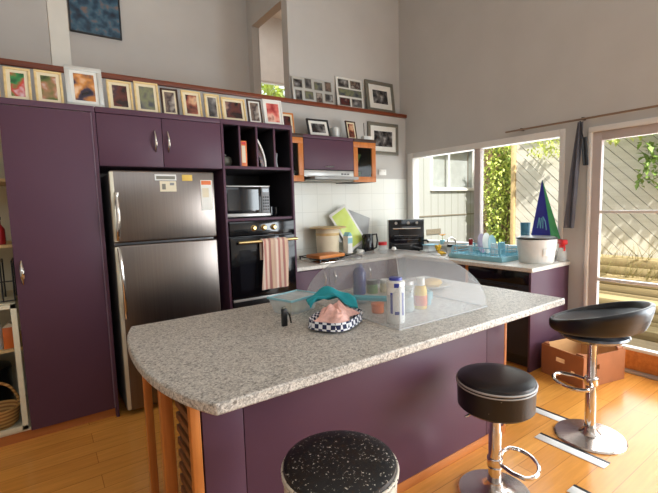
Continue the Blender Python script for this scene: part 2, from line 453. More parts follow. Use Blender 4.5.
# kitchen window
w = thing('window_1', 'wide white sliding window above the sink bench', 'window', (.05, -1.02, .965), kind='structure')
b = MB(w.location)
b.box(-.012, .1, -2.0, -1.955, .965, 2.1, .004); b.box(-.012, .1, -.13, -.04, .965, 2.1, .004)
b.box(-.012, .1, -1.955, -.13, 2.035, 2.1, .004); b.box(-.012, .1, -1.955, -.13, .965, 1.0, .004)
b.build('window_frame', M['white'], w)
MB(w.location).box(.0, .06, -1.112, -1.035, 1.0, 2.035, .004).build('mullion', M['trimgrey'], w)
MB(w.location).box(.03, .036, -1.955, -1.112, 1.0, 2.035).build('window_pane', M['pane'], w)
MB(w.location).box(.05, .056, -1.035, -.13, 1.0, 2.035).build('window_pane', M['pane'], w)
MB(w.location).box(-.03, .02, -2.02, -.02, .945, .968, .004).build('window_sill', M['white'], w)
# glazed door
w = thing('door_1', 'glazed white framed outside door with horizontal glazing bars', 'door', (.03, -2.7, 0), kind='structure')
b = MB(w.location)
b.box(-.02, .12, -2.225, -2.2, 0, 2.03, .003); b.box(-.02, .12, -3.25, -2.2, 2.03, 2.075, .003); b.box(-.02, .12, -3.25, -3.22, 0, 2.03, .003)
b.build('door_frame', M['white'], w)
b = MB(w.location)
b.box(.01, .06, -2.295, -2.225, .02, 2.03, .004); b.box(.01, .06, -3.22, -3.14, .02, 2.03, .004)
b.box(.01, .06, -3.14, -2.295, 1.955, 2.03, .004)
b.build('door_stile', M['trimgrey'], w)
for z in (1.345, .757): MB(w.location).box(.012, .055, -3.14, -2.295, z - .013, z + .013, .003).build('glazing_bar', M['white'], w)
MB(w.location).box(.005, .062, -3.14, -2.295, .185, .212, .004).build('glazing_bar', M['white'], w)
MB(w.location).box(.014, .054, -3.14, -2.295, .02, .185, .004).build('lower_panel', M['orange_wood_h'], w)
MB(w.location).box(-.035, .1, -3.25, -2.2, 0, .02, .004).build('door_sill', M['silver_plastic'], w)
MB(w.location).box(.03, .036, -3.14, -2.295, .2, 1.96).build('door_pane', M['pane'], w)
# curtain rail over window end and door
t = thing('curtain_rail', 'thin dark curtain rail fixed above the glass door and window', 'rail', (-.05, -2.3, 2.14))
MB(t.location).tube([(-.05, -1.44, 2.15), (-.05, -3.3, 2.15)], .009, 10).build('rod', M['rail'], t)
for y in (-1.6, -2.16, -3.1): MB(t.location).box(-.05, .0, y - .008, y + .008, 2.142, 2.165).build('bracket', M['dark_wood'], t)
t = thing('hanging_cloth', 'narrow charcoal cloth hanging from the rail between window and door', 'cloth', (-.05, -2.12, 2.13))
def hang(u, v):
    z = 2.125 - .92 * v; y = -2.155 + .07 * v + (-.045 + .09 * u) * (0.4 + .6 * v); x = -.075 + .012 * math.sin(u * 9 + v * 3)
    return (x, y, z)
MB(t.location).sheet(hang, 8, 20, .008).build('strip', M['charcoal'], t)
def hang2(u, v): return (-.085 + .01 * math.sin(u * 7), -2.185 - .02 * v + (-.018 + .036 * u), 1.99 - .24 * v)
MB(t.location).sheet(hang2, 6, 8, .012).build('folded_end', M['black'], t)
MB(t.location).tube([(-.075, -2.155, 2.13), (-.08, -2.17, 2.05), (-.085, -2.185, 1.99)], .006, 8).build('cord', M['black'], t)

# ------------------------------------------------------------------ tall cabinets
FY = -.675
def bow_handle(mb, x, y, z0, z1, out=.03, r=.006):
    pts = []; rs = []
    for i in range(11):
        u = i / 10; pts.append((x, y - .004 - out * math.sin(PI * u), z0 + (z1 - z0) * u)); rs.append(r * (.55 + .9 * math.sin(PI * u)))
    mb.tube(pts, rs, 10); return mb
t = thing('pantry_cabinet', 'tall purple pantry cabinet open at its left, left of the fridge', 'cabinet', (-4.25, -.33, 0))
b = MB(t.location)
b.box(-3.652, -3.632, FY + .03, -.02, .07, 2.14); b.box(-4.92, -4.9, FY + .022, -.02, .07, 2.14)
b.box(-4.9, -3.652, -.04, -.02, .07, 2.14); b.box(-4.9, -3.652, FY + .022, -.04, .07, .09); b.box(-4.9, -3.652, FY + .022, -.04, 2.12, 2.14)
b.build('carcass', M['melamine'], t)
MB(t.location).box(-4.94, -3.61, FY, -.0, 2.14, 2.178, .002).build('top_panel', M['purple'], t)
MB(t.location).box(-3.628, -3.608, FY - .002, 0, 0, 2.14, .002).build('side_panel', M['purple'], t)
MB(t.location).box(-3.6345, -3.629, FY - .001, FY + .018, .07, 2.135).build('door_edge_strip', M['purple_edge'], t)
MB(t.location).box(-4.92, -3.628, FY + .04, FY + .06, 0, .07).build('kickboard', M['kick'], t)
d = MB(t.location).box(-4.122, -3.636, FY, FY + .02, .07, 2.135, .002).build('door', M['purple'], t)
h = bow_handle(MB(t.location), -4.085, FY, 1.03, 1.18, .03, .009).build('handle', M['bright_steel'], d)
for z in (1.70, 1.28, .6): MB(t.location).box(-4.9, -3.652, -.56, -.04, z - .02, z).build('shelf', M['pale_wood'], t)
# cream edged pull-out bins in the lower half
b = MB(t.location)
b.box(-4.86, -4.15, FY + .03, FY + .045, .885, .91); b.box(-4.165, -4.135, FY + .002, FY + .02, .09, .91); b.box(-4.86, -4.135, FY + .002, FY + .02, .09, .115); b.box(-4.86, -4.135, FY + .002, FY + .02, .885, .91)
b.build('bin_frame', M['melamine'], t)
# kickboard line and the fridge bay
t = thing('over_fridge_cabinet', 'purple two-door cabinet above the fridge', 'cabinet', (-3.17, -.33, 1.78))
MB(t.location).box(-3.606, -2.738, FY + .022, -.0, 1.785, 2.14).build('carcass', M['purple'], t)
MB(t.location).box(-3.606, -2.738, FY, 0, 2.14, 2.178, .002).build('top_panel', M['purple'], t)
for x0, x1, hx in ((-3.604, -3.186, -3.236), (-3.182, -2.74, -3.145)):
    d = MB(t.location).box(x0, x1, FY, FY + .02, 1.787, 2.136, .002).build('door', M['purple'], t)
    bow_handle(MB(t.location), hx, FY, 1.895, 2.045, .026, .0062).build('handle', M['bright_steel'], d)
# fridge
FR = (-3.197, -.38, 0)
t = thing('refrigerator', 'tall stainless steel two-door refrigerator', 'refrigerator', FR)
MB(FR).box(-3.555, -2.84, -.665, -.05, .03, 1.735, .006).build('body', M['grey_plastic'], t)
fz = MB(FR).box(-3.558, -2.836, -.74, -.672, 1.252, 1.752, .012, seg=3).build('freezer_door', M['steel'], t)
dr = MB(FR).box(-3.558, -2.836, -.74, -.672, .045, 1.236, .012, seg=3).build('refrigerator_door', M['steel'], t)
for z0, z1, p_ in ((1.262, 1.742, fz), (.055, 1.226, dr)): MB(FR).box(-3.562, -3.536, -.7425, -.7, z0, z1, .004).build('pale_edge_strip', M['pale_edge'], p_)  # pale strip run along the left edge of each door
def fridge_handle(z0, z1, flip):
    b = MB(FR); pts = []; rs = []
    for i in range(15):
        u = i / 14; zz = z0 + (z1 - z0) * u
        e = u if flip else 1 - u
        pts.append((-3.525 - .012 * (1 - e), -.742 - .04 * min(1, math.sin(PI * min(1, e * 1.1)) ** .7 if e < .91 else .15), zz)); rs.append(.012)
    return b.tube(pts, rs, 10)
fridge_handle(1.275, 1.6, True).build('handle', M['bright_steel'], fz)
fridge_handle(.72, 1.215, False).build('handle', M['bright_steel'], dr)
b = MB(FR)
for x in (-3.5, -2.9):
    for y in (-.6, -.12): b.lathe([(.02, 0), (.02, .035)], (x, y, 0), 12)
b.build('foot', M['black'], t)
# things stuck on the freezer door
FD = -.7405
def note(name, label, cat, x0, x1, z0, z1, mat, y=FD, extra=None, th=.0025, group=None):
    o = thing(name, label, cat, ((x0 + x1) / 2, y, z0), group=group) if extra else None
    if o:
        MB(o.location).box(x0, x1, y - th, y, z0, z1).build('sheet', mat, o)
        for nm, a0, a1, c0, c1, m in extra: MB(o.location).box(a0, a1, y - th - .0012, y - th, c0, c1).build(nm, m, o)
        return o
    return tag(MB(((x0 + x1) / 2, y, z0)).box(x0, x1, y - th, y, z0, z1, .0006).build(name, mat), label, cat, group)
note('magnetic_clip', 'long grey and white magnet at top of the freezer door', 'magnet', -3.272, -3.122, 1.685, 1.728, M['white_plastic'], extra=[('dark_band', -3.262, -3.132, 1.693, 1.716, M['pewter'])], th=.005)
note('note_card', 'small cream card under the long magnet on the freezer', 'note', -3.24, -3.125, 1.605, 1.68, M['off_white'], extra=[('print', -3.17, -3.14, 1.65, 1.668, M['grey_plastic']), ('print', -3.225, -3.2, 1.62, 1.66, M['pewter'])])
note('sticky_note', 'yellow sticky note at the top of the freezer door', 'note', -3.08, -3.005, 1.683, 1.728, M['yellow_paper'])
note('paper_list', 'white paper sheet with orange heading on freezer door edge', 'note', -2.945, -2.858, 1.46, 1.69, M['paper'], extra=[('heading', -2.94, -2.865, 1.655, 1.685, M['orange']), ('text_block', -2.935, -2.885, 1.56, 1.63, M['off_white'])])
tag(MB((-3.1, FD, 1.6)).lathe([(.014, 0), (.014, .006), (.009, .009), (0, .009)], (0, 0, 0), 16).xform(Matrix.Rotation(PI / 2, 4, 'X')).build('magnet', M['white_plastic'], loc=(-3.1, -.7394, 1.592)), 'tiny round white magnet below the yellow sticky note', 'magnet')

# oven tower
TY = -.662
t = thing('oven_tower', 'tall purple tower cabinet holding pigeonholes, microwave and wall oven', 'cabinet', (-2.41, -.33, 0))
for x0, x1 in ((-2.736, -2.716), (-2.104, -2.084)): MB(t.location).box(x0, x1, FY, 0, 0, 2.14, .002).build('side_panel', M['purple'], t)
MB(t.location).box(-2.736, -2.084, FY, 0, 2.14, 2.178, .002).build('top_panel', M['purple'], t)
MB(t.location).box(-2.716, -2.104, -.02, 0, .07, 2.14).build('back_panel', M['dark_inside'], t)
for z0, z1 in ((1.79, 1.812), (1.362, 1.384), (.62, .64)): MB(t.location).box(-2.716, -2.104, TY, -.02, z0, z1, .002).build('shelf', M['purple'], t)
for x in (-2.575, -2.422, -2.257): MB(t.location).box(x - .008, x + .008, TY, -.02, 1.812, 2.14, .001).build('divider', M['purple'], t)
b = MB(t.location)
for z0, z1 in ((1.8135, 2.139), (1.3855, 1.789)):
    b.box(-2.715, -2.7125, TY + .012, -.021, z0, z1); b.box(-2.1075, -2.105, TY + .012, -.021, z0, z1)
    b.box(-2.7125, -2.1075, TY + .012, -.021, z0, z0 + .0012); b.box(-2.7125, -2.1075, TY + .012, -.021, z1 - .0012, z1)
for x in (-2.575, -2.422, -2.257): b.box(x - .0092, x + .0092, TY + .012, -.021, 1.815, 2.1375)
b.build('dark_lining', M['dark_inside'], t)
d = MB(t.location).box(-2.714, -2.106, FY, FY + .02, .09, .615, .002).build('drawer_front', M['purple'], t)
MB(t.location).tube([(-2.5, FY, .55), (-2.5, FY - .03, .55), (-2.32, FY - .03, .55), (-2.32, FY, .55)], .006, 8).build('handle', M['bright_steel'], d)
MB(t.location).box(-2.716, -2.104, FY + .04, FY + .06, 0, .08).build('kickboard', M['kick'], t)
# wall oven
OV = (-2.41, -.4, .642)
t = thing('wall_oven', 'black built-in wall oven with brass knobs in the tower', 'oven', OV)
MB(OV).box(-2.712, -2.108, -.655, -.1, .645, 1.358).build('oven_body', M['black'], t)
MB(OV).box(-2.712, -2.108, -.69, -.656, 1.235, 1.358, .004).build('control_panel', M['black_gloss'], t)
d = MB(OV).box(-2.712, -2.108, -.692, -.656, .715, 1.228, .006).build('oven_door', M['black_gloss'], t)
MB(OV).box(-2.64, -2.18, -.6945, -.6922, .78, 1.12).build('door_glass', M['black_glass'], d)
b = MB(OV).tube([(-2.66, -.735, 1.188), (-2.11, -.735, 1.188)], .013, 12)
for x in (-2.63, -2.14): b.box(x - .01, x + .01, -.735, -.69, 1.18, 1.196)
b.build('handle', M['brass'], d)
MB(OV).box(-2.712, -2.108, -.69, -.656, .645, .71, .003).build('vent_panel', M['black'], t)
MB(OV).box(-2.712, -2.108, -.7, -.69, .692, .712, .002).build('vent_trim', M['silver_plastic'], t)
for x in (-2.503, -2.41, -2.315):
    k = MB().lathe([(.026, 0), (.026, .006), (.02, .01), (.018, .026), (.014, .03), (0, .03)], n=20).xform(Matrix.Rotation(PI / 2, 4, 'X')).build('knob', M['brass'], t, loc=Vector((x, -.69, 1.30)) - Vector(OV))
def towel(u, v):
    # over the handle bar: back drop, over, front drop
    L = v * .62
    x = -2.467 + .235 * u + .015 * math.sin(v * 4) * (v > .3) + .03 * max(0, v - .3) * (u - .2)
    if L < .16: y, z = -.718 + .002 * math.sin(u * 10), 1.188 - .16 + L
    elif L < .21:
        a = (L - .16) / .05 * PI; y, z = -.735 + .0165 * math.cos(a), 1.188 + .017 * math.sin(a)
    else:
        z = 1.188 - (L - .21); y = -.752 - .006 * math.sin(u * 16 + .6) * min(1, (L - .21) * 5) - .004
    return (x, y, z)
tag(MB((-2.36, -.735, 1.19)).sheet(towel, 24, 40, .003).build('tea_towel', M['towel']), 'pink and cream striped tea towel hanging on the oven handle', 'towel')
# microwave
MW = (-2.507, -.4, 1.387)
t = thing('microwave', 'silver and black microwave oven in the tower niche', 'microwave', MW)
MB(MW).box(-2.71, -2.3, -.6, -.14, 1.395, 1.655, .006).build('body', M['silver_plastic'], t)
d = MB(MW).box(-2.712, -2.385, -.618, -.6, 1.425, 1.645, .003).build('door', M['black_gloss'], t)
MB(MW).box(-2.685, -2.41, -.6195, -.618, 1.45, 1.625).build('door_window', M['black_glass'], d)
MB(MW).box(-2.712, -2.3, -.622, -.6, 1.395, 1.424, .004).build('lower_trim', M['silver_plastic'], t)
MB(MW).box(-2.712, -2.3, -.62, -.6, 1.646, 1.656, .002).build('top_trim', M['silver_plastic'], t)
c = MB(MW).box(-2.38, -2.305, -.618, -.6, 1.425, 1.645, .003).build('control_panel', M['grey_plastic'], t)
for r in range(5):
    for q in range(3): MB(MW).box(-2.37 + .021 * q, -2.355 + .021 * q, -.6205, -.618, 1.445 + .026 * r, 1.461 + .026 * r, .001).build('button', M['black'], c)
MB(MW).box(-2.372, -2.313, -.6205, -.618, 1.6, 1.63).build('display', M['black_glass'], c)
b = MB(MW)
for x in (-2.68, -2.33):
    for y in (-.56, -.2): b.lathe([(.014, 0), (.014, .0105)], (x, y, 1.387), 10)
b.build('foot', M['black'], t)
for x, y, lab in ((-2.255, -.52, 'dark tumbler standing right beside the microwave'), (-2.165, -.45, 'dark tumbler nearest the right side of the microwave niche')):
    tag(MB((x, y, 1.387)).lathe([(.028, 0), (.033, .085), (.03, .085), (.025, .006), (0, .006)], (x, y, 1.387), 20).build('tumbler', M['black_glass']), lab, 'glass', 'tumblers beside the microwave')
# pigeonhole contents
t = thing('metal_teapot', 'round grey metal pot in the first pigeonhole', 'pot', (-2.645, -.5, 1.815))
MB().lathe([(.03, 0), (.05, .02), (.058, .05), (.05, .08), (.03, .09), (0, .092)], n=24).build('body', M['pewter'], t)
MB().lathe([(.004, .088), (.012, .098), (.01, .108), (0, .11)], n=14, cap0=False).build('lid_knob', M['silver_plastic'], t)
MB().tube([(-.05, 0, .06), (-.075, 0, .07), (-.078, 0, .045), (-.052, 0, .03)], .005, 8).build('handle', M['black'], t)
t = thing('cereal_box', 'tall orange and cream packet in the second pigeonhole', 'box', (-2.53, -.55, 1.815))
MB().box(-.028, .028, -.08, .08, 0, .21, .002).build('carton', M['orange'], t)
MB().box(-.018, .014, -.0815, -.08, .03, .17).build('front_label', M['off_white'], t)
MB().box(-.018, .02, -.0815, -.08, .18, .2).build('title_band', M['red'], t)
t = thing('magazine', 'curled magazine with white spine leaning in the third pigeonhole', 'magazine', (-2.36, -.5, 1.815))
def mag(u, v): return (.05 - .075 * v * v + .0, -.1 + .2 * u, .005 + .235 * v)
MB().sheet(mag, 6, 12, .014).build('pages', M['paper'], t)
def mag2(u, v): return (.033 - .075 * v * v - .004, -.1 + .2 * u, .005 + .18 * v)
MB().sheet(mag2, 6, 12, .03).build('cover', M['photo_d'], t)
t = thing('grey_folder', 'slim grey folder against the divider in the fourth pigeonhole', 'folder', (-2.22, -.5, 1.815))
def fol(u, v): return (.012 - .008 * math.sin(v * 3), -.12 + .22 * u, .002 + .12 * v * (1 - .3 * u))
MB().sheet(fol, 6, 8, .012).build('folder_sleeve', M['grey_plastic'], t)
# pantry contents
def bottle(name, label, cat, loc, prof, mat, cap=None, capm=None, bands=(), group=None, n=20):
    o = thing(name, label, cat, loc, group=group)
    MB().lathe(prof, n=n).build('body', mat, o)
    if cap: MB().lathe(cap, n=n).build('cap', capm, o)
    for r, z0, z1, m in bands: MB().lathe([(r, z0), (r + .0012, z0), (r + .0012, z1), (r, z1)], n=n, cap0=False, cap1=False).build('label_band', m, o)
    return o
bottle('sauce_bottle', 'dark red sauce bottle on a middle pantry shelf', 'bottle', (-4.19, -.5, 1.28), [(.03, 0), (.032, .01), (.032, .1), (.014, .13), (.013, .16)], M['apple'], [(.016, .16), (.016, .18), (0, .18)], M['black'])
bottle('storage_jar', 'cream jar on the upper pantry shelf', 'jar', (-4.2, -.48, 1.70), [(.04, 0), (.042, .01), (.042, .12)], M['off_white'], [(.044, .12), (.044, .14), (0, .14)], M['orange_wood'])
t = thing('black_rack', 'black wire rack standing in the pantry below the middle shelf', 'rack', (-4.2, -.45, .915))
b = MB()
for x in (-.06, 0, .06): b.tube([(x, -.12, 0), (x, -.12, .26), (x, .1, .26), (x, .1, 0)], .005, 8)
b.tube([(-.06, -.12, .13), (.06, -.12, .13)], .004, 8); b.tube([(-.06, -.12, .005), (.06, -.12, .005)], .004, 8)
b.build('wire_frame', M['black'], t)
MB((-4.5, -.4, .9)).box(-4.88, -4.14, -.62, -.06, .895, .913).build('shelf', M['melamine'], bpy.data.objects['pantry_cabinet'], loc=Vector((-4.5, -.4, .9)) - Vector((-4.25, -.33, 0)))
t = thing('juice_carton', 'orange carton on the lower pantry shelf', 'carton', (-4.19, -.5, .6))
MB().box(-.035, .035, -.035, .035, 0, .14, .002).build('carton', M['orange'], t)
MB().prism_ax([(-.035, .14), (.035, .14), (0, .17)], 'y', -.035, .035).build('gable', M['off_white'], t)
t = thing('glass_jar', 'pale glass jar left of the orange carton in the pantry', 'jar', (-4.265, -.5, .6))
MB().lathe([(.035, 0), (.037, .15), (.03, .18)], n=20).build('jar_body', M['clear'], t); MB().lathe([(.032, .18), (.032, .2), (0, .2)], n=20).build('lid', M['silver_plastic'], t)
t = thing('stock_pot', 'black cooking pot on the pantry bottom shelf', 'pot', (-4.36, -.22, .09))
MB().lathe([(.13, 0), (.14, .01), (.14, .3), (.13, .3), (.13, .02), (0, .02)], n=32).build('pot_body', M['black_gloss'], t)
MB().lathe([(.145, .3), (.14, .32), (.05, .345), (0, .35)], n=32).build('lid', M['black'], t)
MB().tube([(-.03, 0, .348), (-.03, 0, .375), (.03, 0, .375), (.03, 0, .348)], .006, 8).build('lid_handle', M['black'], t)
t = thing('wicker_basket', 'wicker basket with a hooped handle at the bottom of the pantry', 'basket', (-4.29, -.52, .09))
MB().lathe([(.08, 0), (.1, .02), (.12, .13), (.113, .13), (.092, .02), (0, .015)], n=32, sy=.9).build('bowl', M['wicker'], t)
MB().tube([(.112 * math.cos(a), 0, .12 + .17 * math.sin(a)) for a in [PI * i / 16 for i in range(17)]], .009, 8).build('hoop_handle', M['wicker'], t)
for x, y in ((-.03, -.02), (.04, .02), (.0, .05)):
    pass
tag(MB((-4.27, -.56, .11)).lathe([(0, 0), (.02, .004), (.035, .03), (.03, .06), (.012, .068), (0, .062)], (-4.27, -.56, .108), 18).build('apple', M['apple']), 'red apple lying in the wicker basket', 'apple')

# ------------------------------------------------------------------ photo frames
def photo_frame(label, loc, w, h, bar, mount, fm, mm, pm, lean=.16, rz=0, group=None, depth=.016, mat=True, rings=None):
    o = thing('photo_frame', label, 'picture frame', loc, (-lean, 0, rz), group)
    b = MB()
    b.box(-w / 2, w / 2, -depth, 0, 0, bar, .002); b.box(-w / 2, w / 2, -depth, 0, h - bar, h, .002)
    b.box(-w / 2, -w / 2 + bar, -depth, 0, bar, h - bar, .002); b.box(w / 2 - bar, w / 2, -depth, 0, bar, h - bar, .002)
    b.box(-w / 2 + .004, w / 2 - .004, -.004, 0, .004, h - .004)
    b.build('frame_moulding', fm, o)
    MB().box(-w / 2 + bar, w / 2 - bar, -depth * .62, -.004, bar, h - bar).build('mount', mm, o)
    aw, ah = w / 2 - bar - mount, h / 2 - bar - mount
    MB().box(-aw, aw, -depth * .62 - .001, -depth * .62, h / 2 - ah, h / 2 + ah).build('photograph', pm, o)
    return o
G1 = 'photo frames along the tops of the tall cabinets'
zt = 2.1785
specs = [  # x0, x1, height, frame, mount, photo, label
 (-4.31, -4.105, .225, 'gold_wood', 'mount', 'g', 'pale framed photo at the far left end above the pantry, cut by the picture edge'),
 (-4.085, -3.945, .222, 'gold_wood', 'mount', 'a', 'cream framed photo with green and red figures above the pantry'),
 (-3.925, -3.772, .228, 'gold_wood', 'mount', 'b', 'cream framed photo with dark trees, left of the large silver frame'),
 (-3.755, -3.533, .29, 'silver_frame', 'mount_white', 'c', 'largest frame on the tall cabinets, silver with white border'),
 (-3.508, -3.345, .225, 'gold_wood', 'mount', 'd', 'cream framed dark red portrait just right of the large silver frame'),
 (-3.33, -3.162, .24, 'gold_wood', 'mount', 'e', 'cream framed grey landscape photo above the two steel door handles'),
 (-3.148, -3.022, .215, 'dark_wood', 'mount', 'g', 'dark edged small photo of a standing figure above the fridge'),
 (-2.995, -2.842, .22, 'gold_wood', 'mount', 'f', 'cream framed pinkish figure photo above the fridge right side'),
 (-2.815, -2.692, .215, 'gold_wood', 'mount', 'k', 'narrow cream framed dark portrait between fridge and tower'),
 (-2.675, -2.468, .205, 'gold_wood', 'mount', 'd', 'wide landscape cream framed photo above the tower pigeonholes'),
 (-2.448, -2.318, .215, 'dark_wood', 'mount_white', 'g', 'dark edged photo just left of the white framed red photo'),
 (-2.298, -2.115, .235, 'white', 'mount_white', 'h', 'white framed photo of red figures at the tower right end'),
]
for x0, x1, h, fm, mm, ph, lab in specs:
    photo_frame(lab, ((x0 + x1) / 2, -.575, zt), x1 - x0, h, .014 if fm != 'silver_frame' else .03, .02 if x1 - x0 > .14 else .014, M[fm], M[mm], M['photo_' + ph], .2, random.uniform(-.06, .06) * (fm != 'silver_frame'), G1)
G2 = 'small photo frames above the range hood cabinet'
photo_frame('small reddish wood framed photo on the left end of the hood cabinet', (-1.865, -.22, zt), .15, .225, .015, .02, M['orange_wood'], M['mount'], M['photo_d'], .15, 0, G2)
photo_frame('black framed landscape photo tilted back above the range hood', (-1.50, -.24, zt), .265, .2, .02, .03, M['black'], M['mount_white'], M['photo_k'], .3, -.05, G2)
photo_frame('narrow dark framed photo at the right above the range hood', (-1.055, -.22, zt), .15, .215, .014, .018, M['dark_wood'], M['mount'], M['photo_f'], .18, .1, G2)
t = thing('pale_cup', 'pale grey cup between the two dark frames above the range hood', 'cup', (-1.235, -.15, zt))
MB().lathe([(.04, 0), (.055, .02), (.06, .13), (.054, .13), (.046, .02), (0, .015)], n=24).build('cup_body', M['silver_frame'], t)
MB().tube([(.058, 0, .1), (.085, 0, .1), (.085, 0, .045), (.054, 0, .04)], .006, 8).build('cup_handle', M['silver_frame'], t)
t = thing('incense_holder', 'small white block with a thin dark stick on the right cabinet', 'holder', (-.865, -.24, zt))
MB().box(-.06, .06, -.03, .03, 0, .055, .006).build('block', M['white_plastic'], t)
MB().tube([(-.03, 0, .05), (-.035, 0, .2)], .004, 8).build('stick', M['dark_wood'], t)
# large framed picture on the lower wall
t = photo_frame('silver grey framed dark abstract picture on wall right of the cabinets', (-.4, -.001, 2.075), .5, .385, .04, .06, M['pewter'], M['mount_white'], M['photo_k'], 0, 0, depth=.022)
# ledge frames
def multi_frame(label, loc, w, h, fm, cells, lean=.12):
    o = thing('collage_frame', label, 'picture frame', loc, (-lean, 0, 0))
    MB().box(-w / 2, w / 2, -.014, 0, 0, h, .003).build('frame_board', fm, o)
    for i, (x0, x1, z0, z1, ph) in enumerate(cells):
        b = MB(); k = .006
        b.box(x0 - k, x1 + k, -.019, -.014, z0 - k, z0); b.box(x0 - k, x1 + k, -.019, -.014, z1, z1 + k); b.box(x0 - k, x0, -.019, -.014, z0, z1); b.box(x1, x1 + k, -.019, -.014, z0, z1)
        c = b.build('aperture', M['pewter'], o)
        MB().box(x0, x1, -.0155, -.014, z0, z1).build('photograph', M['photo_' + ph], c)
    return o
cells = []
for r in range(2):
    for c_ in range(4):
        w_ = .095 if (r + c_) % 2 else .07; h_ = .075 if (r + c_) % 2 else .095
        cx = -.2 + .133 * c_; cz = .07 + .128 * r + (.012 if c_ % 2 else -.0)
        cells.append((cx - w_ / 2, cx + w_ / 2, cz - h_ / 2, cz + h_ / 2, 'kegk'[(r * 3 + c_) % 4]))
multi_frame('pale collage frame of eight small photos at left on the ledge', (-1.36, .055, 2.597), .54, .272, M['silver_frame'], cells, .12)
multi_frame('white frame with five openings, middle one of three on the ledge', (-.845, .055, 2.597), .39, .36, M['mount_white'],
            [(-.16, -.02, .245, .325, 'k'), (.02, .16, .245, .325, 'g'), (-.165, .165, .145, .215, 'e'), (-.16, -.02, .03, .11, 'd'), (.02, .16, .03, .11, 'k')], .12)
photo_frame('grey framed dark portrait with white mount at ledge right end', (-.37, .05, 2.597), .46, .385, .045, .065, M['pewter'], M['mount_white'], M['photo_k'], .12, 0, depth=.02)
# large picture in the loft passage
photo_frame('large dark blue abstract canvas high on the loft wall', (-3.33, 1.098, 3.275), .47, .75, .012, .001, M['black'], M['black'], M['photo_l'], 0, 0, depth=.03)

# ------------------------------------------------------------------ wall cabinets and hood
CY = -.35
def glass_cabinet(x0, x1, label):
    o = thing('glass_cabinet', label, 'cabinet', ((x0 + x1) / 2, -.17, 1.715), group='timber glass-door wall cabinets')
    L = o.location; z0, z1 = 1.715, 2.145
    b = MB(L); b.box(x0, x0 + .016, CY + .022, 0 - .007, z0, z1); b.box(x1 - .016, x1, CY + .022, -.007, z0, z1); b.box(x0 + .016, x1 - .016, CY + .022, -.007, z0, z0 + .016); b.box(x0 + .016, x1 - .016, CY + .022, -.007, z1 - .016, z1); b.box(x0 + .016, x1 - .016, -.02, -.007, z0, z1)
    b.build('carcass', M['dark_inside'], o)
    MB(L).box(x0, x1, CY - .01, -.007, z1, 2.178, .003).build('top_panel', M['dark_wood'], o)
    b = MB(L); k = .058
    b.box(x0, x1, CY, CY + .02, z0, z0 + k, .003); b.box(x0, x1, CY, CY + .02, z1 - k, z1, .003); b.box(x0, x0 + k, CY, CY + .02, z0 + k, z1 - k, .003); b.box(x1 - k, x1, CY, CY + .02, z0 + k, z1 - k, .003)
    d = b.build('door_frame', M['orange_wood'], o)
    MB(L).box(x0 + k, x1 - k, CY + .008, CY + .012, z0 + k, z1 - k).build('door_pane', M['cabglass'], d)
    MB(L).box(x0 + .016, x1 - .016, CY + .04, -.03, 1.92, 1.93).build('shelf', M['cabglass'], o)
    return o
glass_cabinet(-2.08, -1.775, 'orange timber glass-door cabinet left of the range hood beside the tower')
glass_cabinet(-1.14, -.825, 'orange timber glass-door cabinet right of the range hood')
for x, z, lab in ((-.985, 1.732, 'green glass bowl at the bottom of the right glass-door cabinet'), (-.985, 1.931, 'green glass bowl on the top shelf of the right glass-door cabinet'), (-1.85, 1.732, 'green glass bowl in the left glass-door cabinet')):
    tag(MB((x, -.16, z)).lathe([(.04, 0), (.045, .005), (.08, .1), (.075, .1), (.04, .01), (0, .01)], (x, -.16, z), 24).build('bowl', M['green_label']), lab, 'bowl', 'green bowls behind cabinet glass')
t = thing('hood_cabinet', 'purple lift-up cabinet above the range hood', 'cabinet', (-1.46, -.17, 1.83))
MB(t.location).box(-1.773, -1.142, CY + .022, -.007, 1.835, 2.145).build('carcass', M['dark_inside'], t)
MB(t.location).box(-1.773, -1.142, CY - .006, -.007, 2.145, 2.178, .003).build('top_panel', M['purple'], t)
d = MB(t.location).box(-1.772, -1.143, CY, CY + .02, 1.838, 2.142, .003).build('door', M['purple'], t)
MB(t.location).tube([(-1.51, CY, 1.868), (-1.495, CY - .022, 1.868), (-1.425, CY - .022, 1.868), (-1.41, CY, 1.868)], .006, 8).build('handle', M['bright_steel'], d)
t = thing('range_hood', 'slide-out steel range hood under the purple cabinet', 'range hood', (-1.46, -.2, 1.72))
MB(t.location).box(-1.772, -1.143, CY + .005, -.007, 1.765, 1.83, .003).build('hood_body', M['silver_plastic'], t)
MB(t.location).box(-1.7, -1.143, -.43, -.05, 1.735, 1.764, .004).build('glass_visor', M['grey_glass'], t)
MB(t.location).box(-1.76, -1.15, -.345, -.05, 1.72, 1.734, .003).build('filter', M['pewter'], t)
for x in (-1.3, -1.26, -1.22): MB(t.location).box(x - .012, x + .012, CY - .001, CY + .006, 1.79, 1.802).build('switch', M['black'], t)
# wall sockets
t = thing('wall_socket', 'white power socket on the wall right of the glass-door cabinet', 'socket', (-.42, -.007, 1.86))
MB().box(-.06, .06, -.01, 0, -.035, .035, .003).build('face_plate', M['white_plastic'], t)
for x in (-.03, .03): MB().box(x - .012, x + .012, -.014, -.01, .008, .026, .002).build('switch', M['white'], t)

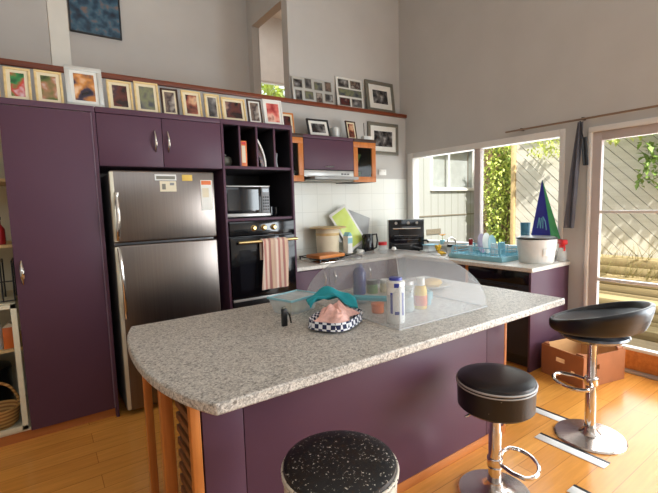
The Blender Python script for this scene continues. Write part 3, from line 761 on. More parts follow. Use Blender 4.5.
# ------------------------------------------------------------------ benches
AY, BX, EY = -.594, -.655, -2.076
t = tag(MB((-1, -.3, .86)).prism([(-2.082, -.008), (-2.082, AY), (BX, AY), (BX, EY), (-.004, EY), (-.004, -.008)], .862, .9).build('bench_worktop', M['speckle_lit']), 'L-shaped speckled kitchen worktop along tiled wall and window, coloured paler for window light', 'worktop')
bv = t.modifiers.new('edge', 'BEVEL'); bv.width = .006; bv.segments = 2
def base_cabinet(x0, x1, y, label, hx):
    o = thing('base_cabinet', label, 'cabinet', ((x0 + x1) / 2, -.3, 0), group='purple base cabinets under the tiled wall')
    L = o.location
    MB(L).box(x0, x1, y + .045, -.01, .08, .86).build('carcass', M['purple'], o)
    MB(L).box(x0, x1, y + .09, y + .1, 0, .08).build('kickboard', M['kick'], o)
    d = MB(L).box(x0 + .002, x1 - .002, y + .024, y + .044, .085, .852, .002).build('door', M['purple'], o)
    bow_handle(MB(L), hx, y + .024, .69, .82, .026, .007).build('handle', M['bright_steel'], d)
    return o
base_cabinet(-2.08, -1.66, AY, 'purple base cabinet beside the oven tower', -1.72)
base_cabinet(-1.655, -1.22, AY, 'purple base cabinet under the cooktop', -1.6)
base_cabinet(-1.215, -.7, AY, 'purple base cabinet in the worktop corner', -1.15)
t = thing('sink_cabinet', 'purple cabinet under the sink facing the island', 'cabinet', (-.33, -1.03, 0))
L = t.location
MB(L).box(BX + .045, -.02, -1.40, -.6, .08, .86).build('carcass', M['purple'], t)
MB(L).box(BX + .09, BX + .1, -1.40, -.6, 0, .08).build('kickboard', M['kick'], t)
for y0, y1 in ((-.998, -.602), (-1.398, -1.002)): MB(L).box(BX + .024, BX + .044, y0, y1, .085, .852, .002).build('door', M['purple'], t)
MB(L).box(BX + .02, BX + .045, -1.425, -1.402, .08, .86, .002).build('post', M['orange_wood'], t)
t = thing('dishwasher', 'dark brown-black dishwasher at the bench end', 'dishwasher', (-.33, -1.74, 0))
L = t.location
MB(L).box(BX + .06, -.03, -2.04, -1.43, .02, .858).build('tub', M['black'], t)
d = MB(L).box(BX + .025, BX + .058, -2.04, -1.43, .12, .74, .004).build('door', M['dark_inside'], t)
MB(L).box(BX + .025, BX + .058, -2.04, -1.43, .745, .855, .004).build('control_panel', M['black_gloss'], t)
MB(L).tube([(BX + .012, -1.95, .72), (BX + .012, -1.52, .72)], .007, 8).build('handle', M['black'], d)
MB(L).box(BX + .08, BX + .09, -2.04, -1.43, .0, .115).build('kickboard', M['kick'], t)
tag(MB((-.33, -2.058, 0)).box(BX + .003, -.012, -2.066, -2.046, 0, .861, .002).build('end_panel', M['purple']), 'purple end panel closing the window bench beside the glass door', 'panel')
# sink and tap
t = thing('sink', 'stainless sink set in the window bench', 'sink', (-.3, -.85, .9))
b = MB()
b.box(-.2, .2, -.25, .25, .0005, .004); b.build('sink_rim', M['bright_steel'], t)
MB().box(-.16, .16, -.2, .2, .0042, .006).build('basin', M['steel'], t)
t = thing('mixer_tap', 'chrome mixer tap behind the sink under the window', 'tap', (-.07, -.85, .9))
MB().lathe([(.025, 0), (.022, .01), (.018, .06), (.018, .1), (0, .105)], n=18).build('tap_body', M['chrome'], t)
MB().tube([(0, 0, .08), (-.02, 0, .14), (-.08, 0, .17), (-.14, 0, .15), (-.15, 0, .12)], .009, 10).build('spout', M['chrome'], t)
MB().tube([(0, 0, .1), (.02, .03, .125)], .006, 8).build('lever', M['chrome'], t)

# ------------------------------------------------------------------ things on the bench by the tiles
t = thing('cooktop', 'black gas cooktop on the tiled-wall bench', 'cooktop', (-1.46, -.31, .9))
MB().box(-.29, .29, -.24, .22, .0005, .012, .004).build('hob_plate', M['bright_steel'], t)
for x in (-.15, .15):
    for y in (-.12, .1):
        MB().lathe([(.045, .012), (.045, .022), (.03, .03), (0, .03)], (x, y, 0), 18, cap0=False).build('burner', M['black'], t)
for x in (-.15, .15):
    b = MB()
    for y in (-.2, -.01, .19): b.box(x - .12, x + .12, y - .006, y + .006, .034, .044)
    for dx in (-.11, 0, .11): b.box(x + dx - .006, x + dx + .006, -.2, .19, .03, .04)
    for dx in (-.11, .11):
        for y in (-.2, .19): b.box(x + dx - .006, x + dx + .006, y - .006, y + .006, .012, .036)
    b.build('trivet', M['black'], t)
tag(MB().box(-.17, .17, -.13, .09, 0, .035, .008, rz=.1).build('chopping_board', M['orange_wood_h'], loc=(-1.59, -.395, .9445)), 'thick orange wooden chopping board lying on the cooktop', 'board')
t = thing('canister', 'tall cream canister standing on the back of the cooktop', 'canister', (-1.40, -.185, .9445))
MB().lathe([(.112, 0), (.12, .008), (.13, .27), (.125, .278), (0, .278)], n=32).build('canister_body', M['off_white'], t)
MB().lathe([(.1265, .2), (.1295, .205), (.1305, .225), (.129, .23)], n=32, cap0=False, cap1=False).build('rim_band', M['gold_wood'], t)
tag(MB((-1.41, -.21, 1.2235)).lathe([(.19, 0), (.2, .005), (.2, .012), (.19, .017), (0, .017)], (-1.41, -.21, 1.2235), 40).build('round_board', M['pale_wood']), 'round pale wooden board balanced on top of the cream canister', 'board')
t = thing('milk_carton', 'white and light blue carton right of the cream canister', 'carton', (-1.235, -.33, .9445), (0, 0, .15))
MB().box(-.036, .036, -.036, .036, 0, .19, .003).build('carton_body', M['white_plastic'], t)
MB().prism_ax([(-.036, .19), (.036, .19), (.004, .23), (-.004, .23)], 'y', -.036, .036).build('gable_top', M['aqua'], t)
MB().box(-.0365, .0365, -.0372, -.0362, .11, .17).build('blue_panel', M['teal_plastic'], t)
tag(MB().box(-.22, .22, -.012, 0, 0, .42, .01).build('serving_tray', M['grey_glass'], loc=(-1.0, -.105, .985), rot=(-.2, .33, 0)), 'grey tray leaning against the tiles behind the lime green board', 'tray')
t = thing('glass_board', 'lime green glass board with white border leaning tilted on the tiles', 'board', (-.925, -.185, .935), (-.2, -.5, 0))
MB().box(-.13, .13, -.008, 0, 0.07, .56, .006).build('board_edge', M['white_plastic'], t)
MB().box(-.105, .105, -.0095, -.008, .1, .53, .004).build('printed_face', M['lime'], t)
t = thing('electric_kettle', 'black electric kettle in front of the splashback', 'kettle', (-.885, -.25, .9))
MB().lathe([(.075, 0), (.08, .01), (.078, .02)], n=28).build('power_base', M['black'], t)
MB().lathe([(.07, .021), (.072, .03), (.058, .22), (.05, .232), (0, .235)], n=28).build('jug', M['black_gloss'], t)
MB().tube([(.05, -.02, .22), (.1, -.04, .225), (.108, -.045, .15), (.095, -.04, .07), (.066, -.025, .055)], .01, 10).build('handle', M['black'], t)
MB().prism([(-.05, .02), (-.05, -.02), (-.085, 0)], .19, .22).build('spout', M['black_gloss'], t)
t = thing('cup', 'small white cup in front of the lime green board', 'cup', (-1.045, -.3, .9))
MB().lathe([(.025, 0), (.035, .015), (.04, .065), (.036, .065), (.03, .012), (0, .01)], n=22).build('cup_body', M['white_plastic'], t)
MB().tube([(.038, 0, .05), (.06, 0, .05), (.058, 0, .022), (.033, 0, .018)], .005, 8).build('cup_handle', M['white_plastic'], t)
tag(MB().tube([(-.06, 0, .006), (-.02, .02, .012), (.02, -.015, .02), (.06, .01, .008), (.02, .04, .006), (-.04, .03, .006)], .006, 8).build('power_flex', M['black'], loc=(-1.14, -.36, .9005)), 'short black cord lying on the bench beside the white cup', 'cord')
bottle('lidded_jar', 'clear jar with a red lid left of the toaster oven', 'jar', (-.755, -.36, .9), [(.045, 0), (.05, .008), (.05, .085), (.042, .1)], M['clear'], [(.05, .1), (.05, .135), (0, .137)], M['red'])
# toaster oven across the corner
t = thing('toaster_oven', 'black toaster oven standing across the corner of the bench', 'oven', (-.335, -.3, .9), (0, 0, -.68))
MB().box(-.205, .205, -.15, .1, .015, .375, .008).build('oven_shell', M['silver_plastic'], t)
MB().box(-.206, .206, -.162, -.151, .012, .377, .005).build('front_fascia', M['black_gloss'], t)
MB().box(-.19, .19, -.175, -.163, .03, .3, .004).build('oven_door', M['black_glass'], t)
b = MB().tube([(-.16, -.198, .275), (.16, -.198, .275)], .008, 10); b.box(-.155, -.14, -.198, -.17, .27, .28); b.box(.14, .155, -.198, -.17, .27, .28)
b.build('door_handle', M['bright_steel'], t)
for x in (-.12, .02, .12): MB().lathe([(.018, 0), (.016, .02), (0, .02)], n=16).xform(Matrix.Rotation(PI / 2, 4, 'X')).build('knob', M['silver_plastic'], t, loc=(x, -.162, .338))
b = MB()
for z in (.09, .14, .19): b.box(-.14, .14, -.1762, -.175, z, z + .004)
b.build('rack_lines', M['grey_plastic'], t)
for x in (-.15, .15):
    for y in (-.12, .1): MB().lathe([(.014, 0), (.014, .0155)], (x, y, 0), 10).build('foot', M['black'], t)

# ------------------------------------------------------------------ sink bench clutter
tag(MB().tube([(0, -.06, .012), (.01, -.02, .03), (0, .03, .03), (.005, .07, .012)], .014, 10).build('sponge_holder', M['black'], loc=(-.012, -.33, .968)), 'black kitchen gadget lying on the window sill', 'gadget')
t = thing('rubber_glove', 'yellow rubber glove hanging by the sink', 'glove', (-.42, -.9, .9045))
MB().sheet(lambda u, v: (-.03 + .06 * u, .02 * math.sin(6 * v) + .03 * v, .012 + .075 * math.sin(PI * (.15 + .7 * v)) + .008 * math.sin(u * 9)), 8, 10, .01).build('palm', M['yellow'], t)
for k in range(4): MB().tube([(-.03 + .02 * k, -.005, .03), (-.04 + .022 * k, -.04, .02), (-.045 + .024 * k, -.07, .01)], .008, 8).build('finger', M['yellow'], t)
t = thing('flower_pot', 'small teal pot with an orange flower on the window sill', 'potted plant', (-.005, -.6, .968))
MB().lathe([(.025, 0), (.034, .05), (.03, .05), (.0, .045)], n=18).build('pot', M['teal_plastic'], t)
MB().tube([(0, 0, .045), (.003, 0, .08), (0, 0, .1)], .003, 6).build('stem', M['tree'], t)
b = MB()
for k in range(9):
    a = 2 * PI * k / 9; b.sheet(lambda u, v: ((.006 + .04 * u) * math.cos(a) - .018 * math.sin(PI * u) * (v - .5) * math.sin(a), (.006 + .04 * u) * math.sin(a) + .018 * math.sin(PI * u) * (v - .5) * math.cos(a) , .1 + .02 * u), 4, 3, .002)
b.build('petals', M['petal'], t)
t = thing('dish_rack', 'two-tier aqua plastic dish rack beside the sink', 'dish rack', (-.33, -1.42, .9))
b = MB(); b.box(-.2, .2, -.3, .3, .0005, .012, .004); b.box(-.2, .2, -.3, -.29, .012, .045); b.box(-.2, .2, .29, .3, .012, .045); b.box(-.2, -.19, -.29, .29, .012, .045); b.box(.19, .2, -.29, .29, .012, .045)
b.build('drip_tray', M['teal_plastic'], t)
b = MB()
for z in (.07, .12): b.tube([(-.18, -.27, z), (.18, -.27, z), (.18, .27, z), (-.18, .27, z)], .004, 8, closed=True)
for k in range(12):
    y = -.26 + .047 * k; b.tube([(-.18, y, .12), (-.18, y, .035), (.18, y, .035), (.18, y, .12)], .0028, 6)
b.build('wire_basket', M['aqua'], t)
for x, y in ((-.19, -.28), (.19, -.28), (-.19, .28), (.19, .28)): MB().tube([(x, y, .01), (x * .95, y * .96, .12)], .006, 8).build('leg', M['aqua'], t)
def plate(loc, r, m, label, lean=1.25, rz=.2, grp='plates standing in the dish rack'):
    o = MB().lathe([(0, 0), (r * .6, 0), (r, .015), (r, .018), (r * .6, .005), (0, .005)], n=28).build('plate', m, loc=loc, rot=(PI / 2 - .12, 0, rz))
    return tag(o, label, 'plate', grp)
plate((-.3, -1.33, 1.04), .1, M['purple_bowl'], 'lilac plate standing in the dish rack centre')
plate((-.3, -1.39, 1.045), .105, M['white_plastic'], 'white plate standing behind the lilac plate in the dish rack')
plate((-.3, -1.45, 1.035), .095, M['teal_plastic'], 'aqua plate standing at the right of the dish rack plates')
bottle('spice_jar', 'glass jar with a black lid on the bench left of the dish rack', 'jar', (-.45, -1.075, .9), [(.035, 0), (.038, .006), (.038, .09), (.032, .1)], M['clear'], [(.036, .1), (.036, .125), (0, .126)], M['black'])
bottle('brown_bottle', 'small red-brown bottle standing in front of the dish rack basket', 'bottle', (-.36, -1.26, .9365), [(.02, 0), (.022, .006), (.022, .085), (.012, .1)], M['clear'], [(.02, .09), (.021, .15), (0, .152)], M['apple'])
for x, y, m, lab in ((-.2, -1.2, 'jarglass', 'clear drinking glass upside down at the rack left end'), (-.24, -1.53, 'aqua', 'aqua tumbler upside down in the dish rack'), (-.39, -1.55, 'clear', 'clear plastic tumbler in the rack nearest the white pot')):
    tag(MB((x, y, .9385)).lathe([(.038, 0), (.032, .12), (0, .12), ], (x, y, .9385), 22, cap0=False).build('tumbler', M[m]), lab, 'glass', 'tumblers in the dish rack')
t = thing('food_container', 'clear lidded plastic box beside the sink near the toaster oven', 'container', (-.24, -.62, .9045))
MB().box(-.08, .08, -.05, .05, .0005, .07, .01).build('tub', M['clear'], t); MB().box(-.085, .085, -.055, .055, .071, .08, .004).build('lid', M['aqua'], t)
t = thing('food_container', 'pale shallow plastic box standing right of the sink', 'container', (-.07, -1.07, .9))
MB().box(-.06, .06, -.05, .05, .0005, .08, .01).build('tub', M['clear'], t); MB().box(-.065, .065, -.055, .055, .081, .09, .004).build('lid', M['white_plastic'], t)
# white pot, cup, kite, spray bottle
PT = (-.275, -1.9, .9)
t = thing('slow_cooker', 'large white pot with a dark rim at the bench end', 'pot', PT)
MB().lathe([(.135, 0), (.145, .012), (.168, .2), (.166, .215), (.157, .215), (.135, .03), (0, .03)], n=40).build('pot_body', M['white_plastic'], t)
MB().lathe([(.158, .2152), (.171, .2152), (.172, .228), (.158, .228), (.157, .216)], n=40, cap0=False, cap1=False).build('dark_rim', M['black'], t)
MB().lathe([(.155, .2285), (.15, .235), (.06, .238), (0, .238)], n=40).build('lid', M['grey_glass'], t)
b = MB().sheet(lambda u, v: (.1625 * math.cos(-2.3 + .55 * u), .1625 * math.sin(-2.3 + .55 * u), .07 + .07 * v), 6, 2, .001)
b.build('label_patch', M['silver_frame'], t)
tag(MB((-.018, -1.645, .968)).lathe([(.03, 0), (.034, .006), (.048, .275), (.044, .275), (.03, .012), (0, .01)], (-.018, -1.645, .968), 22).build('cup', plain('slate_blue_cup', S(74, 122, 142), .4)), 'tall slate blue cup on the sill left of the blue sail', 'cup')
t = thing('toy_sail', 'blue and green pointed fabric sail standing behind the white pot', 'toy', (-.045, -1.86, .9), (0, 0, 0))
ap = (0, .04, .75); A_ = (-.02, .13, .2); B_ = (-.04, -.03, .19); C_ = (.045, -.1, .17)
def tri(p, q, r, th):
    b = MB(); p, q, r = map(Vector, (p, q, r)); n = (q - p).cross(r - p).normalized() * th
    a = [b.bm.verts.new(v) for v in (p, q, r)]; c = [b.bm.verts.new(v + n) for v in (p, q, r)]
    b.bm.faces.new(a); b.bm.faces.new(c[::-1])
    for i in range(3): b.bm.faces.new((a[i], a[(i + 1) % 3], c[(i + 1) % 3], c[i]))
    return b
f = tri(ap, A_, (-.045, -.08, .19), .004).build('front_sail', M['kite_blue'], t)
tri(ap, (-.045, -.08, .19), (.03, -.125, .2), .004).build('side_sail', M['kite_green'], t)
b = MB()
def on_front(s, h):  # along the front sail
    P = Vector(A_).lerp(Vector((-.045, -.08, .19)), s); return P.lerp(Vector(ap), h) + Vector((-.006, 0, .0))
for s0, h0, s1, h1 in ((.3, .18, .36, .36), (.36, .36, .48, .18), (.48, .18, .52, .36), (.62, .18, .64, .38), (.64, .38, .8, .3), (.8, .3, .82, .16)):
    b.tube([on_front(s0, h0), on_front(s1, h1)], .005, 6)
b.build('printed_mark', M['kite_print'], f)
MB().tube([(0.01, .01, .0005), (0.005, .038, .72)], .005, 8).build('pole', M['white_plastic'], t)
MB().lathe([(.045, .0005), (.045, .012), (0, .014)], (0.01, .01, 0), 18).build('stand', M['white_plastic'], t)
t = thing('spray_bottle', 'clear spray bottle with a red trigger head at the bench end', 'bottle', (-.075, -2.03, .9), (0, 0, .9))
MB().lathe([(.035, 0), (.04, .006), (.04, .09), (.018, .13), (.015, .145)], n=20).build('bottle_body', M['clear'], t)
MB().box(-.06, .045, -.024, .024, .155, .2, .01).build('spray_head', M['red'], t)
MB().lathe([(.024, .125), (.024, .156), (0, .156)], n=16).build('collar', M['red'], t)
MB().tube([(-.035, 0, .16), (-.05, 0, .13), (-.045, 0, .1)], .008, 8).build('trigger', M['red'], t)

# ------------------------------------------------------------------ island
ISL = (-2.6, -2.2, 0)
t = thing('kitchen_island', 'purple panelled kitchen island base with timber slatted left end', 'island', ISL)
MB(ISL).box(-3.396, -1.70, -2.448, -1.78, .06, .86).build('carcass', M['purple'], t)
for x0, x1 in ((-3.553, -3.3975), (-3.3945, -1.8555), (-1.8525, -1.675)): MB(ISL).box(x0, x1, -2.47, -2.449, .055, .86, .0015).build('front_panel', M['purple'], t)
MB(ISL).box(-3.553, -1.675, -2.474, -2.452, 0, .054, .003).build('kickboard', M['kick'], t)
MB(ISL).box(-1.672, -1.648, -2.47, -2.42, 0, .86, .003).build('post', M['orange_wood'], t)
for cx, y, s in ((-3.6, -1.75, .018), (-3.6, -2.125, .024), (-3.576, -2.451, .018)):
    MB(ISL).box(cx - s, cx + s, y - s, y + s, 0, .86, .003).build('post', M['orange_wood'], t)
for k in range(15):
    z = .05 + .055 * k
    MB(ISL).box(-3.57, -3.552, -2.41, -2.164, z, z + .03, .003).build('rack_slat', M['brown_slat'], t)
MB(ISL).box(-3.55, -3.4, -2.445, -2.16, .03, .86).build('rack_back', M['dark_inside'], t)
ctrl = [(-3.595, -2.757), (-3.641, -2.657), (-3.682, -2.518), (-3.705, -2.374), (-3.714, -2.19), (-3.705, -1.99), (-3.683, -1.827), (-3.642, -1.68)]
poly = []
for i in range(len(ctrl) - 1):   # smooth bowed end
    p0 = Vector(ctrl[max(i - 1, 0)]); p1 = Vector(ctrl[i]); p2 = Vector(ctrl[i + 1]); p3 = Vector(ctrl[min(i + 2, len(ctrl) - 1)])
    for k in range(4):
        u = k / 4
        poly.append(tuple(.5 * ((2 * p1) + (p2 - p0) * u + (2 * p0 - 5 * p1 + 4 * p2 - p3) * u * u + (3 * p1 - p0 - 3 * p2 + p3) * u ** 3)))
poly += [ctrl[-1], (-1.53, -1.68), (-1.53, -2.757)]
t = tag(MB((-2.6, -2.2, .862)).prism(poly, .862, .9).build('island_worktop', M['speckle']), 'speckled granite-look island worktop with a bowed left end', 'worktop')
bv = t.modifiers.new('edge', 'BEVEL'); bv.width = .007; bv.segments = 3; bv.limit_method = 'ANGLE'
Z = .9
# food cover: square pop-up net dome
DC = Vector((-2.36, -2.19, Z)); hx, hy, H = .325, .4, .305
t = thing('food_cover', 'large grey net pop-up food cover standing on the island', 'food cover', DC)
def dome_pt(a, h):
    """a: direction 0..1 round the square base, h: 0 base .. 1 apex"""
    k = a * 4; i = int(k) % 4; f = k - int(k)
    cs = [(-hx, -hy), (hx, -hy), (hx, hy), (-hx, hy)]
    p = Vector(cs[i]).lerp(Vector(cs[(i + 1) % 4]), f)
    sag = 1 - .07 * math.sin(PI * f) * math.sin(PI * min(1, h * 1.2)) 
    r = math.cos(h * PI / 2) ** .95
    return Vector((p.x * r * sag + .03 * h, p.y * r * sag, .004 + H * math.sin(h * PI / 2) ** 1.0))
MB().sheet(lambda u, v: dome_pt(u * .99999, v * .999), 48, 16).build('net', M['dome'], t, recalc=False)
b = MB(); b.tube([dome_pt(i / 48 * .99999, .0) for i in range(48)], .005, 8, closed=True); b.build('hem', M['dome_edge'], t)
for i in range(4): MB().tube([dome_pt(i / 4, k / 14 * .99) for k in range(15)], .0014, 6).build('rib', M['dome_edge'], t)
MB().lathe([(.012, 0), (.014, .008), (.008, .016), (0, .017)], (.03, 0, H + .003), 14).build('top_knob', M['white_plastic'], t)
# under or beside the cover
bottle('blue_bottle', 'tall dark blue bottle under the net cover', 'bottle', (-2.33, -1.87, Z), [(.036, 0), (.04, .006), (.041, .14), (.03, .165), (.018, .175)], M['navy'], [(.02, .172), (.02, .2), (0, .201)], M['navy'])
t = thing('cleaning_wipes', 'white tub with blue lid and blue printed label on the island', 'tub', (-2.597, -2.476, Z))
MB().lathe([(.041, 0), (.043, .005), (.043, .17), (.04, .175)], n=28).build('tub_body', M['white_plastic'], t)
MB().lathe([(.0435, .176), (.0435, .2), (.03, .206), (0, .206)], n=28).build('lid', M['white_plastic'], t)
MB().lathe([(.032, .2062), (.031, .218), (0, .22)], n=20).build('flip_cap', M['blue'], t)
for a0, w_, z0, z1 in ((-2.95, .28, .05, .15), (-1.62, .28, .04, .15), (-2.45, .5, .045, .06), (-2.5, .55, .175, .195)):
    MB().sheet(lambda u, v: (.0442 * math.cos(a0 + w_ * u), .0442 * math.sin(a0 + w_ * u), z0 + (z1 - z0) * v), 8, 2, .0006).build('label_print', M['blue'], t)
bottle('squeeze_bottle', 'orange and yellow squeeze bottle with white cap under the net cover', 'bottle', (-2.315, -2.375, Z), [(.03, 0), (.034, .006), (.034, .1), (.028, .125), (.018, .13)], M['yellow'], [(.024, .128), (.022, .168), (0, .17)], M['white_plastic'], [(.0342, .02, .075, M['orange'])])
t = thing('glass_jar', 'large clear glass jar right behind the white tub', 'jar', (-2.42, -2.36, Z))
MB().lathe([(.05, 0), (.052, .006), (.052, .13), (.045, .145)], n=28).build('jar_body', M['jarglass'], t)
MB().lathe([(.048, .146), (.048, .165), (0, .166)], n=28).build('lid', M['silver_plastic'], t)
MB().lathe([(.046, .006), (.047, .08), (0, .08)], n=24).build('contents', M['clear'], t)
bottle('preserve_jar', 'small jar with dark lid and green label right of the blue bottle', 'jar', (-2.25, -1.9, Z), [(.034, 0), (.036, .005), (.036, .055), (.032, .06)], M['green_label'], [(.036, .06), (.036, .085), (0, .086)], M['black'])
bottle('preserve_jar', 'small pale jar with a cream lid beside the dark-lidded jar', 'jar', (-2.155, -1.93, Z), [(.038, 0), (.04, .005), (.04, .055), (.034, .06)], M['off_white'], [(.04, .06), (.04, .08), (0, .081)], M['white_plastic'])
bottle('preserve_jar', 'low orange lidded jar left of the white tub', 'jar', (-2.545, -2.285, Z), [(.03, 0), (.032, .005), (.032, .03), (.028, .034)], M['orange'], [(.034, .034), (.034, .05), (0, .051)], M['orange'])
t = thing('cup', 'aqua cup right of the orange squeeze bottle', 'cup', (-2.22, -2.33, Z))
MB().lathe([(.025, 0), (.034, .075), (.031, .075), (.022, .006), (0, .006)], n=20).build('cup_body', M['teal_plastic'], t)
MB().tube([(.031, 0, .06), (.05, 0, .06), (.048, 0, .025), (.027, 0, .02)], .004, 8).build('cup_handle', M['teal_plastic'], t)
t = thing('bread_plate', 'white plate carrying golden bread behind the right end of the net cover', 'plate', (-1.84, -2.04, Z))
MB().lathe([(.06, 0), (.07, .002), (.105, .018), (.105, .021), (.07, .008), (0, .006)], n=32).build('dish', M['white_plastic'], t)
tag(MB((-1.84, -2.04, .908)).lathe([(0, 0), (.05, .0), (.072, .02), (.06, .042), (.03, .052), (0, .054)], (-1.84, -2.04, .9085), 24, sx=1.1, sy=.8).build('bread_roll', M['bread']), 'golden bread roll on the white plate at the island right end', 'bread')
t = thing('serving_pan', 'teal handled flat dish lying under the front of the net cover', 'dish', (-2.5, -2.06, Z), (0, 0, -.55))
MB().sheet(lambda u, v: (-.02 + .26 * u, -.03 + .06 * v, .045 - .02 * u + .004 * math.sin(PI * v)), 8, 6, .02).build('handle', M['teal'], t)
MB().lathe([(.05, 0.0005), (.062, .03), (.058, .03), (.045, .006), (0, .006)], (-.05, 0, 0), 24).build('dish', M['grey_plastic'], t)
# takeaway box
t = thing('takeaway_box', 'clear takeaway box with an aqua lid at the island back edge', 'container', (-2.86, -1.955, Z), (0, 0, .28))
b = MB()
def tap_ring(x, y, z): return [(-x, -y, z), (x, -y, z), (x, y, z), (-x, y, z)]
def loft(b, rings, cap0=True, cap1=False):
    V = [[b.bm.verts.new(p) for p in r] for r in rings]; n = len(V[0])
    for a, c in zip(V, V[1:]):
        for i in range(n): b.bm.faces.new((a[i], a[(i + 1) % n], c[(i + 1) % n], c[i]))
    if cap0: b.bm.faces.new(V[0][::-1])
    if cap1: b.bm.faces.new(V[-1])
    return b
loft(b, [tap_ring(.09, .065, .0005), tap_ring(.11, .085, .075)]).build('tub', M['clear'], t)
b = MB()
b.box(-.118, .118, -.093, -.082, .076, .088, .003); b.box(-.118, .118, .082, .093, .076, .088, .003); b.box(-.118, -.107, -.082, .082, .076, .088, .003); b.box(.107, .118, -.082, .082, .076, .088, .003)
b.build('lid_rim', M['teal_plastic'], t)
MB().box(-.107, .107, -.082, .082, .08, .083).build('lid_panel', M['clear'], t)
MB().lathe([(.03, .002), (.06, .01), (.055, .03), (0, .04)], n=20, sx=1.2).build('contents', M['off_white'], t)
t = thing('black_marker', 'small black upright lighter with a strap left of the gingham basket', 'lighter', (-3.05, -2.185, Z))
MB().box(-.014, .014, -.009, .009, .0005, .085, .004).build('case', M['black'], t)
MB().tube([(.012, 0, .07), (.035, .01, .05), (.045, .015, .005)], .004, 8).build('strap', M['black'], t)
MB().box(-.01, .01, -.007, .007, .0855, .095, .002).build('button', M['pewter'], t)
# gingham lined basket with pink tissue
BK = (-2.845, -2.325, Z)
t = thing('bread_basket', 'low basket lined with navy and white gingham on the island', 'basket', BK, (0, 0, .52))
b = MB()
def rr(x, y, z, n=24, p=3.2):
    o = []
    for i in range(n):
        a = 2 * PI * i / n; c, s = math.cos(a), math.sin(a)
        o.append((x * math.copysign(abs(c) ** (2 / p), c), y * math.copysign(abs(s) ** (2 / p), s), z))
    return o
loft(b, [rr(.115, .075, .0005), rr(.14, .098, .045), rr(.147, .105, .05), rr(.15, .107, .03), rr(.153, .11, .012)], True, False).build('gingham_liner', M['check'], t)
random.seed(11)
def crumple(amp, sd, w, d, h):
    r = random.Random(sd); ph = [(r.uniform(10, 34), r.uniform(10, 34), r.uniform(0, 6), r.uniform(.3, 1)) for _ in range(7)]
    def fn(u, v):
        x, y = -w + 2 * w * u, -d + 2 * d * v
        e = (1 - abs(2 * u - 1) ** 3) * (1 - abs(2 * v - 1) ** 3)
        q = sum(k * math.sin(a * u * 1.4 + b_ * v * 1.2 + c) for a, b_, c, k in ph) / 4
        return (x + amp * .35 * math.sin(9 * v + sd), y + amp * .35 * math.sin(8 * u + sd), h * e * .75 + .012 + amp * abs(q) * e)
    return fn
tag(MB().sheet(crumple(.04, 3, .115, .078, .05), 60, 44, .004).build('pink_tissue', M['pink'], loc=(BK[0], BK[1], Z + .026), rot=(0, 0, .52)), 'crumpled pink tissue heaped in the gingham basket', 'tissue')
def teal_fn(u, v):
    x = -.12 + .24 * u; y = -.085 + .17 * v
    arch = math.sin(PI * u) ** .8
    return (x, y + .03 * math.sin(4 * u), .05 + .06 * arch * (1 - .5 * (v - .4) ** 2 * 4) + .014 * math.sin(9 * v + 5 * u) + .01 * math.sin(13 * u + 4 * v))
tag(MB().sheet(teal_fn, 30, 14, .01).build('dish_cloth', M['teal'], loc=(-2.765, -2.17, Z + .02), rot=(0, 0, -.45)), 'teal cloth arched over the back of the gingham basket', 'cloth')

# ------------------------------------------------------------------ bar stools
def stool_base(t, r=.178, sleeve=(.33, .031), top=.6, pole_r=.026):
    MB().lathe([(r, 0), (r, .006), (r * .96, .014), (r * .6, .02), (.06, .028), (.042, .045), (.036, .07)], n=48).build('base_plate', M['worn_chrome'], t)
    MB().lathe([(sleeve[1], .07), (sleeve[1], sleeve[0]), (pole_r, sleeve[0] + .012), (pole_r, top)], n=24).build('pole', M['chrome'], t)
def footrest(t, ang, z, reach=.21, half=.14, r=.011):
    pts = []
    for i in range(25):
        a = -PI * .5 + PI * i / 24
        pts.append((reach * .55 + reach * .5 * math.cos(a), half * math.sin(a), z))
    pts = [(.025, -.03, z)] + [(.06, -.09, z)] + pts + [(.06, .09, z)] + [(.025, .03, z)]
    b = MB().tube(pts, r, 10); b.lathe([(.036, -.025), (.038, -.02), (.038, .02), (.036, .025)], (0, 0, z), 24)
    b.xform(Matrix.Rotation(ang, 4, 'Z')).build('footrest', M['chrome'], t)
G3 = 'black bar stools around the island'
def round_stool(loc, rz, label, seat_mat, side_mat, piping_mat, R=.182, h=.615, foot_ang=0, th=.125, fz=.235):
    t = thing('bar_stool', label, 'bar stool', loc, (0, 0, 0), G3)
    stool_base(t, top=h - th + .01)
    s = MB().lathe([(0, h - th), (R - .02, h - th), (R - .003, h - th + .015), (R, h - .028)], n=56).build('seat_side', side_mat, t)
    c = MB().lathe([(R, h - .027), (R - .004, h - .01), (R - .025, h), (R * .6, h + .004), (0, h + .004)], n=56, cap0=False).build('cushion_top', seat_mat, t)
    b = MB().tube([((R + .001) * math.cos(2 * PI * i / 56), (R + .001) * math.sin(2 * PI * i / 56), h - .027) for i in range(56)], .005, 8, closed=True)
    b.tube([((R + .001) * math.cos(2 * PI * i / 56), (R + .001) * math.sin(2 * PI * i / 56), h - .042) for i in range(56)], .0035, 8, closed=True)
    b.build('piping', piping_mat, t)
    footrest(t, foot_ang, fz, .19, .125, .01)
    b = MB().tube([(-.05, .02, h - th - .004), (-.11, .05, h - th - .012), (-.15, .065, h - th - .03)], .006, 8); b.build('height_lever', M['chrome'], t)
    return t
round_stool((-2.2, -2.755, 0), 0, 'round black vinyl bar stool with silvery piping at middle of the island', M['vinyl'], M['scuffed'], plain('grey_piping', S(170, 168, 166), .4), h=.62, foot_ang=-.75, th=.165, fz=.17)
round_stool((-3.235, -2.868, 0), 0, 'nearest round bar stool with cracked glittery black top and frayed edge', M['vinyl_worn'], M['vinyl_edge'], M['vinyl_edge'], R=.186, h=.652, foot_ang=2.5)
